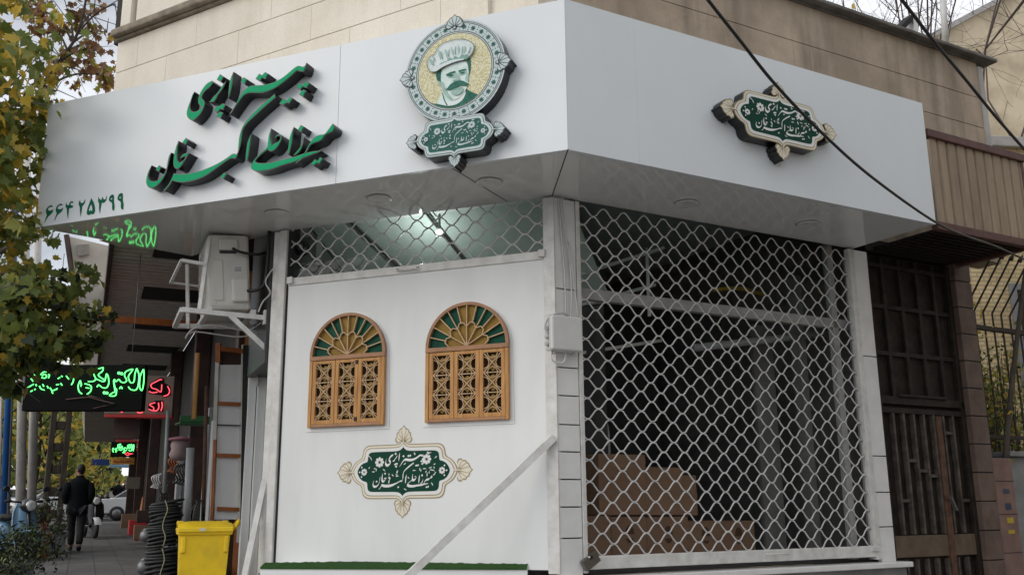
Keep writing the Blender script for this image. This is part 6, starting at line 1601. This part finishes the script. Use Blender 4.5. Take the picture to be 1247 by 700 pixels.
def bush(name, x, y, d, rx, rz, n, size, wt, label, cat='shrub', seed=1, kind='oval', ground=True):
    rn = random.Random(seed); c = at(x, y, d); g = c.copy(); g.z = FS.P(0, 0, gz(FS.loc(c)[0])).z if ground else c.z-rz
    t = thing(name, label, cat, g)
    tb = MB(); lb2 = MB()
    for _ in range(max(8, n//40)):
        p = c+Vector((rn.gauss(0, .5)*rx, rn.gauss(0, .5)*rx, rn.uniform(-.6, .9)*rz)); tb.tube([g+Vector((rn.uniform(-.1, .1), rn.uniform(-.1, .1), 0)), g.lerp(p, .5)+Vector((rn.uniform(-.1, .1), 0, .05)), p], .012, 4, r2=.004)
        for _ in range(40): leaf(lb2, p+Vector((rn.gauss(0, .22)*rx, rn.gauss(0, .22)*rx, rn.gauss(0, .22)*rz)), size*rn.uniform(.6, 1.2), rn, kind, rn.choices(range(5), wt)[0])
    tb.build('stem', 'bark', t); lb2.build('foliage', LM, t)
DK = (.15, 0, .03, 0, .82)
bush('shrub', 22, 668, 13.2, .50, .30, 1500, .06, DK, 'dark bushy shrub at the lower left edge in front of the blue scooter', seed=21)
bush('shrub', 2, 700, 12.4, .6, .36, 1200, .06, DK, 'low dark shrub cut by the bottom left corner', seed=22)
bush('shrub', 50, 630, 18.5, .32, .30, 700, .055, DK, 'dark shrub in the wooden planter left of the walking man', seed=23)
bush('shrub', 70, 645, 17.8, .25, .18, 160, .06, DK, 'small dark plant in the long planter beside the walking man', seed=24)
def planter(name, x0, x1, y0, y1, d, dep, m, label):
    c = at((x0+x1)/2, y1, d); w_ = (x1-x0)/FPX*d; F_ = Frame(c, dR, outw(dR)); F_.o = Vector((c.x, c.y, H)); z0 = gz(FS.loc(c)[0]); z1 = at(0, y0, d).z-H
    def f(b):
        b.bevbox(F_, -w_/2, w_/2, -.04, 0, z0, z1, .01); b.bevbox(F_, -w_/2, w_/2, -dep, -dep+.04, z0, z1, .01)
        b.bevbox(F_, -w_/2, -w_/2+.04, -dep+.041, -.041, z0, z1, .008); b.bevbox(F_, w_/2-.04, w_/2, -dep+.041, -.041, z0, z1, .008)
        b.bevbox(F_, -w_/2-.03, w_/2+.03, -.05, .03, z1, z1+.04, .008)
    o = one(name, m, f, label, 'planter', F_.P(0, -dep/2, z0))
    one('soil', 'earth', lambda b: b.box(F_, -w_/2+.04, w_/2-.04, -dep+.04, -.04, z1-.08, z1-.04), parent=o)
planter('planter_box', 37, 58, 651, 675, 17.2, .5, 'planter_wood', 'orange brown wooden planter box left of the walking man')
planter('planter_box', 58, 78, 650, 670, 18.6, .9, 'concrete', 'grey concrete planter right behind the orange brown planter box')
planter('planter_box', -30, 36, 690, 715, 12.8, .6, 'concrete', 'low grey planter at the bottom left corner')
# climbing plant and bush behind the spiked fence
MX = (.30, .25, .35, .02, .08)
def rbush(u, v, z, rx, rz, n, size, wt, seed, label):
    rn = random.Random(seed); c = FR.P(u, v, z); g = FR.P(u, v, -1.3); t = thing('shrub', label, 'shrub', g, 'shrubs behind the spiked fence'); tb = MB(); lb2 = MB()
    for _ in range(n//16):
        p = c+FR.u*(rn.gauss(0, .5)*rx)+FR.n*(rn.gauss(0, .3)*.5)+Vector((0, 0, rn.gauss(0, .5)*rz)); tb.tube([g+FR.u*rn.uniform(-.5, .5), g.lerp(p, .6)+FR.u*rn.uniform(-.2, .2), p], .012, 4, r2=.004)
        for _ in range(16): leaf(lb2, p+Vector((rn.gauss(0, .16), rn.gauss(0, .16), rn.gauss(0, .2))), size*rn.uniform(.6, 1.2), rn, 'oval', rn.choices(range(5), wt)[0])
    tb.build('stem', 'twig', t); lb2.build('foliage', LM, t)
rbush(5.95, -.55, 1.0, .55, .55, 1100, .075, MX, 31, 'dense leafy shrub low behind the spiked fence')
rbush(5.75, -.6, 2.2, .22, .7, 260, .085, (.35, .4, .25, 0, 0), 32, 'tall thin yellow green shrub beside the brown gate pier')
rbush(6.6, -.7, 1.2, .9, .8, 1600, .07, MX, 33, 'leafy shrub further along behind the spiked fence')
# bare trees behind the roof
def bare(label, base, aim, L0, seed, r0=.10, lv=6, spread=.5, yell=0):
    rn = random.Random(seed); t = thing('bare_tree', label, 'tree', base, 'bare trees behind the roof'); tb = MB(); twigs = []
    def rec(p, d_, L_, r, n):
        q = p; dd = d_.copy(); pts = [p]
        for k in range(3):
            dd = (dd+Vector((rn.gauss(0, .12), rn.gauss(0, .12), rn.gauss(0, .10)))).normalized(); q = q+dd*L_/3; pts.append(q)
        tb.tube(pts, r, 5 if n > 3 else 3, r2=r*.62, cap=False)
        if n == 0: twigs.append(q); return
        for k in range(3 if n < lv-1 else 4):
            nd = (dd+Vector((rn.gauss(0, spread), rn.gauss(0, spread), rn.gauss(.05, spread*.8)))).normalized(); rec(pts[rn.choice((2, 3, 3))], nd, L_*rn.uniform(.62, .85), max(.0055, r*.66), n-1)
    rec(base, aim.normalized(), L0, r0, lv)
    tb.build('trunk', 'twig', t)
    if yell:
        lb2 = MB()
        for q in twigs:
            if rn.random() < yell: leaf(lb2, q, .12, rn, 'oval', 1)
        if lb2.v: lb2.build('crown', LM, t)
def bt(bx, by, d, tx, ty, label, seed, k=.5, r0=.06, lv=6, sp=.4, ye=0):
    b0 = at(bx, by, d); b0.z = H-1.2; tp = at(tx, ty, d); bare(label, b0, tp-b0, (tp-b0).length*k, seed, r0, lv, sp, ye)
bt(1330, 420, 17, 1225, 130, 'bare branched tree behind the right end of the stone wall, near the balcony', 41, .60, .042, 6, .42, .03)
bt(1300, 420, 19, 1190, 20, 'bare branched tree reaching over the plastered building', 44, .62, .038, 6, .40)
bt(1045, 120, 24, 1045, 40, 'bare branched tree rising behind the parapet above the raised cartouche', 42, .74, .045, 6, .42)
bt(1120, 120, 26, 1115, 30, 'bare branched tree behind the white roof pole', 43, .76, .045, 6, .45)
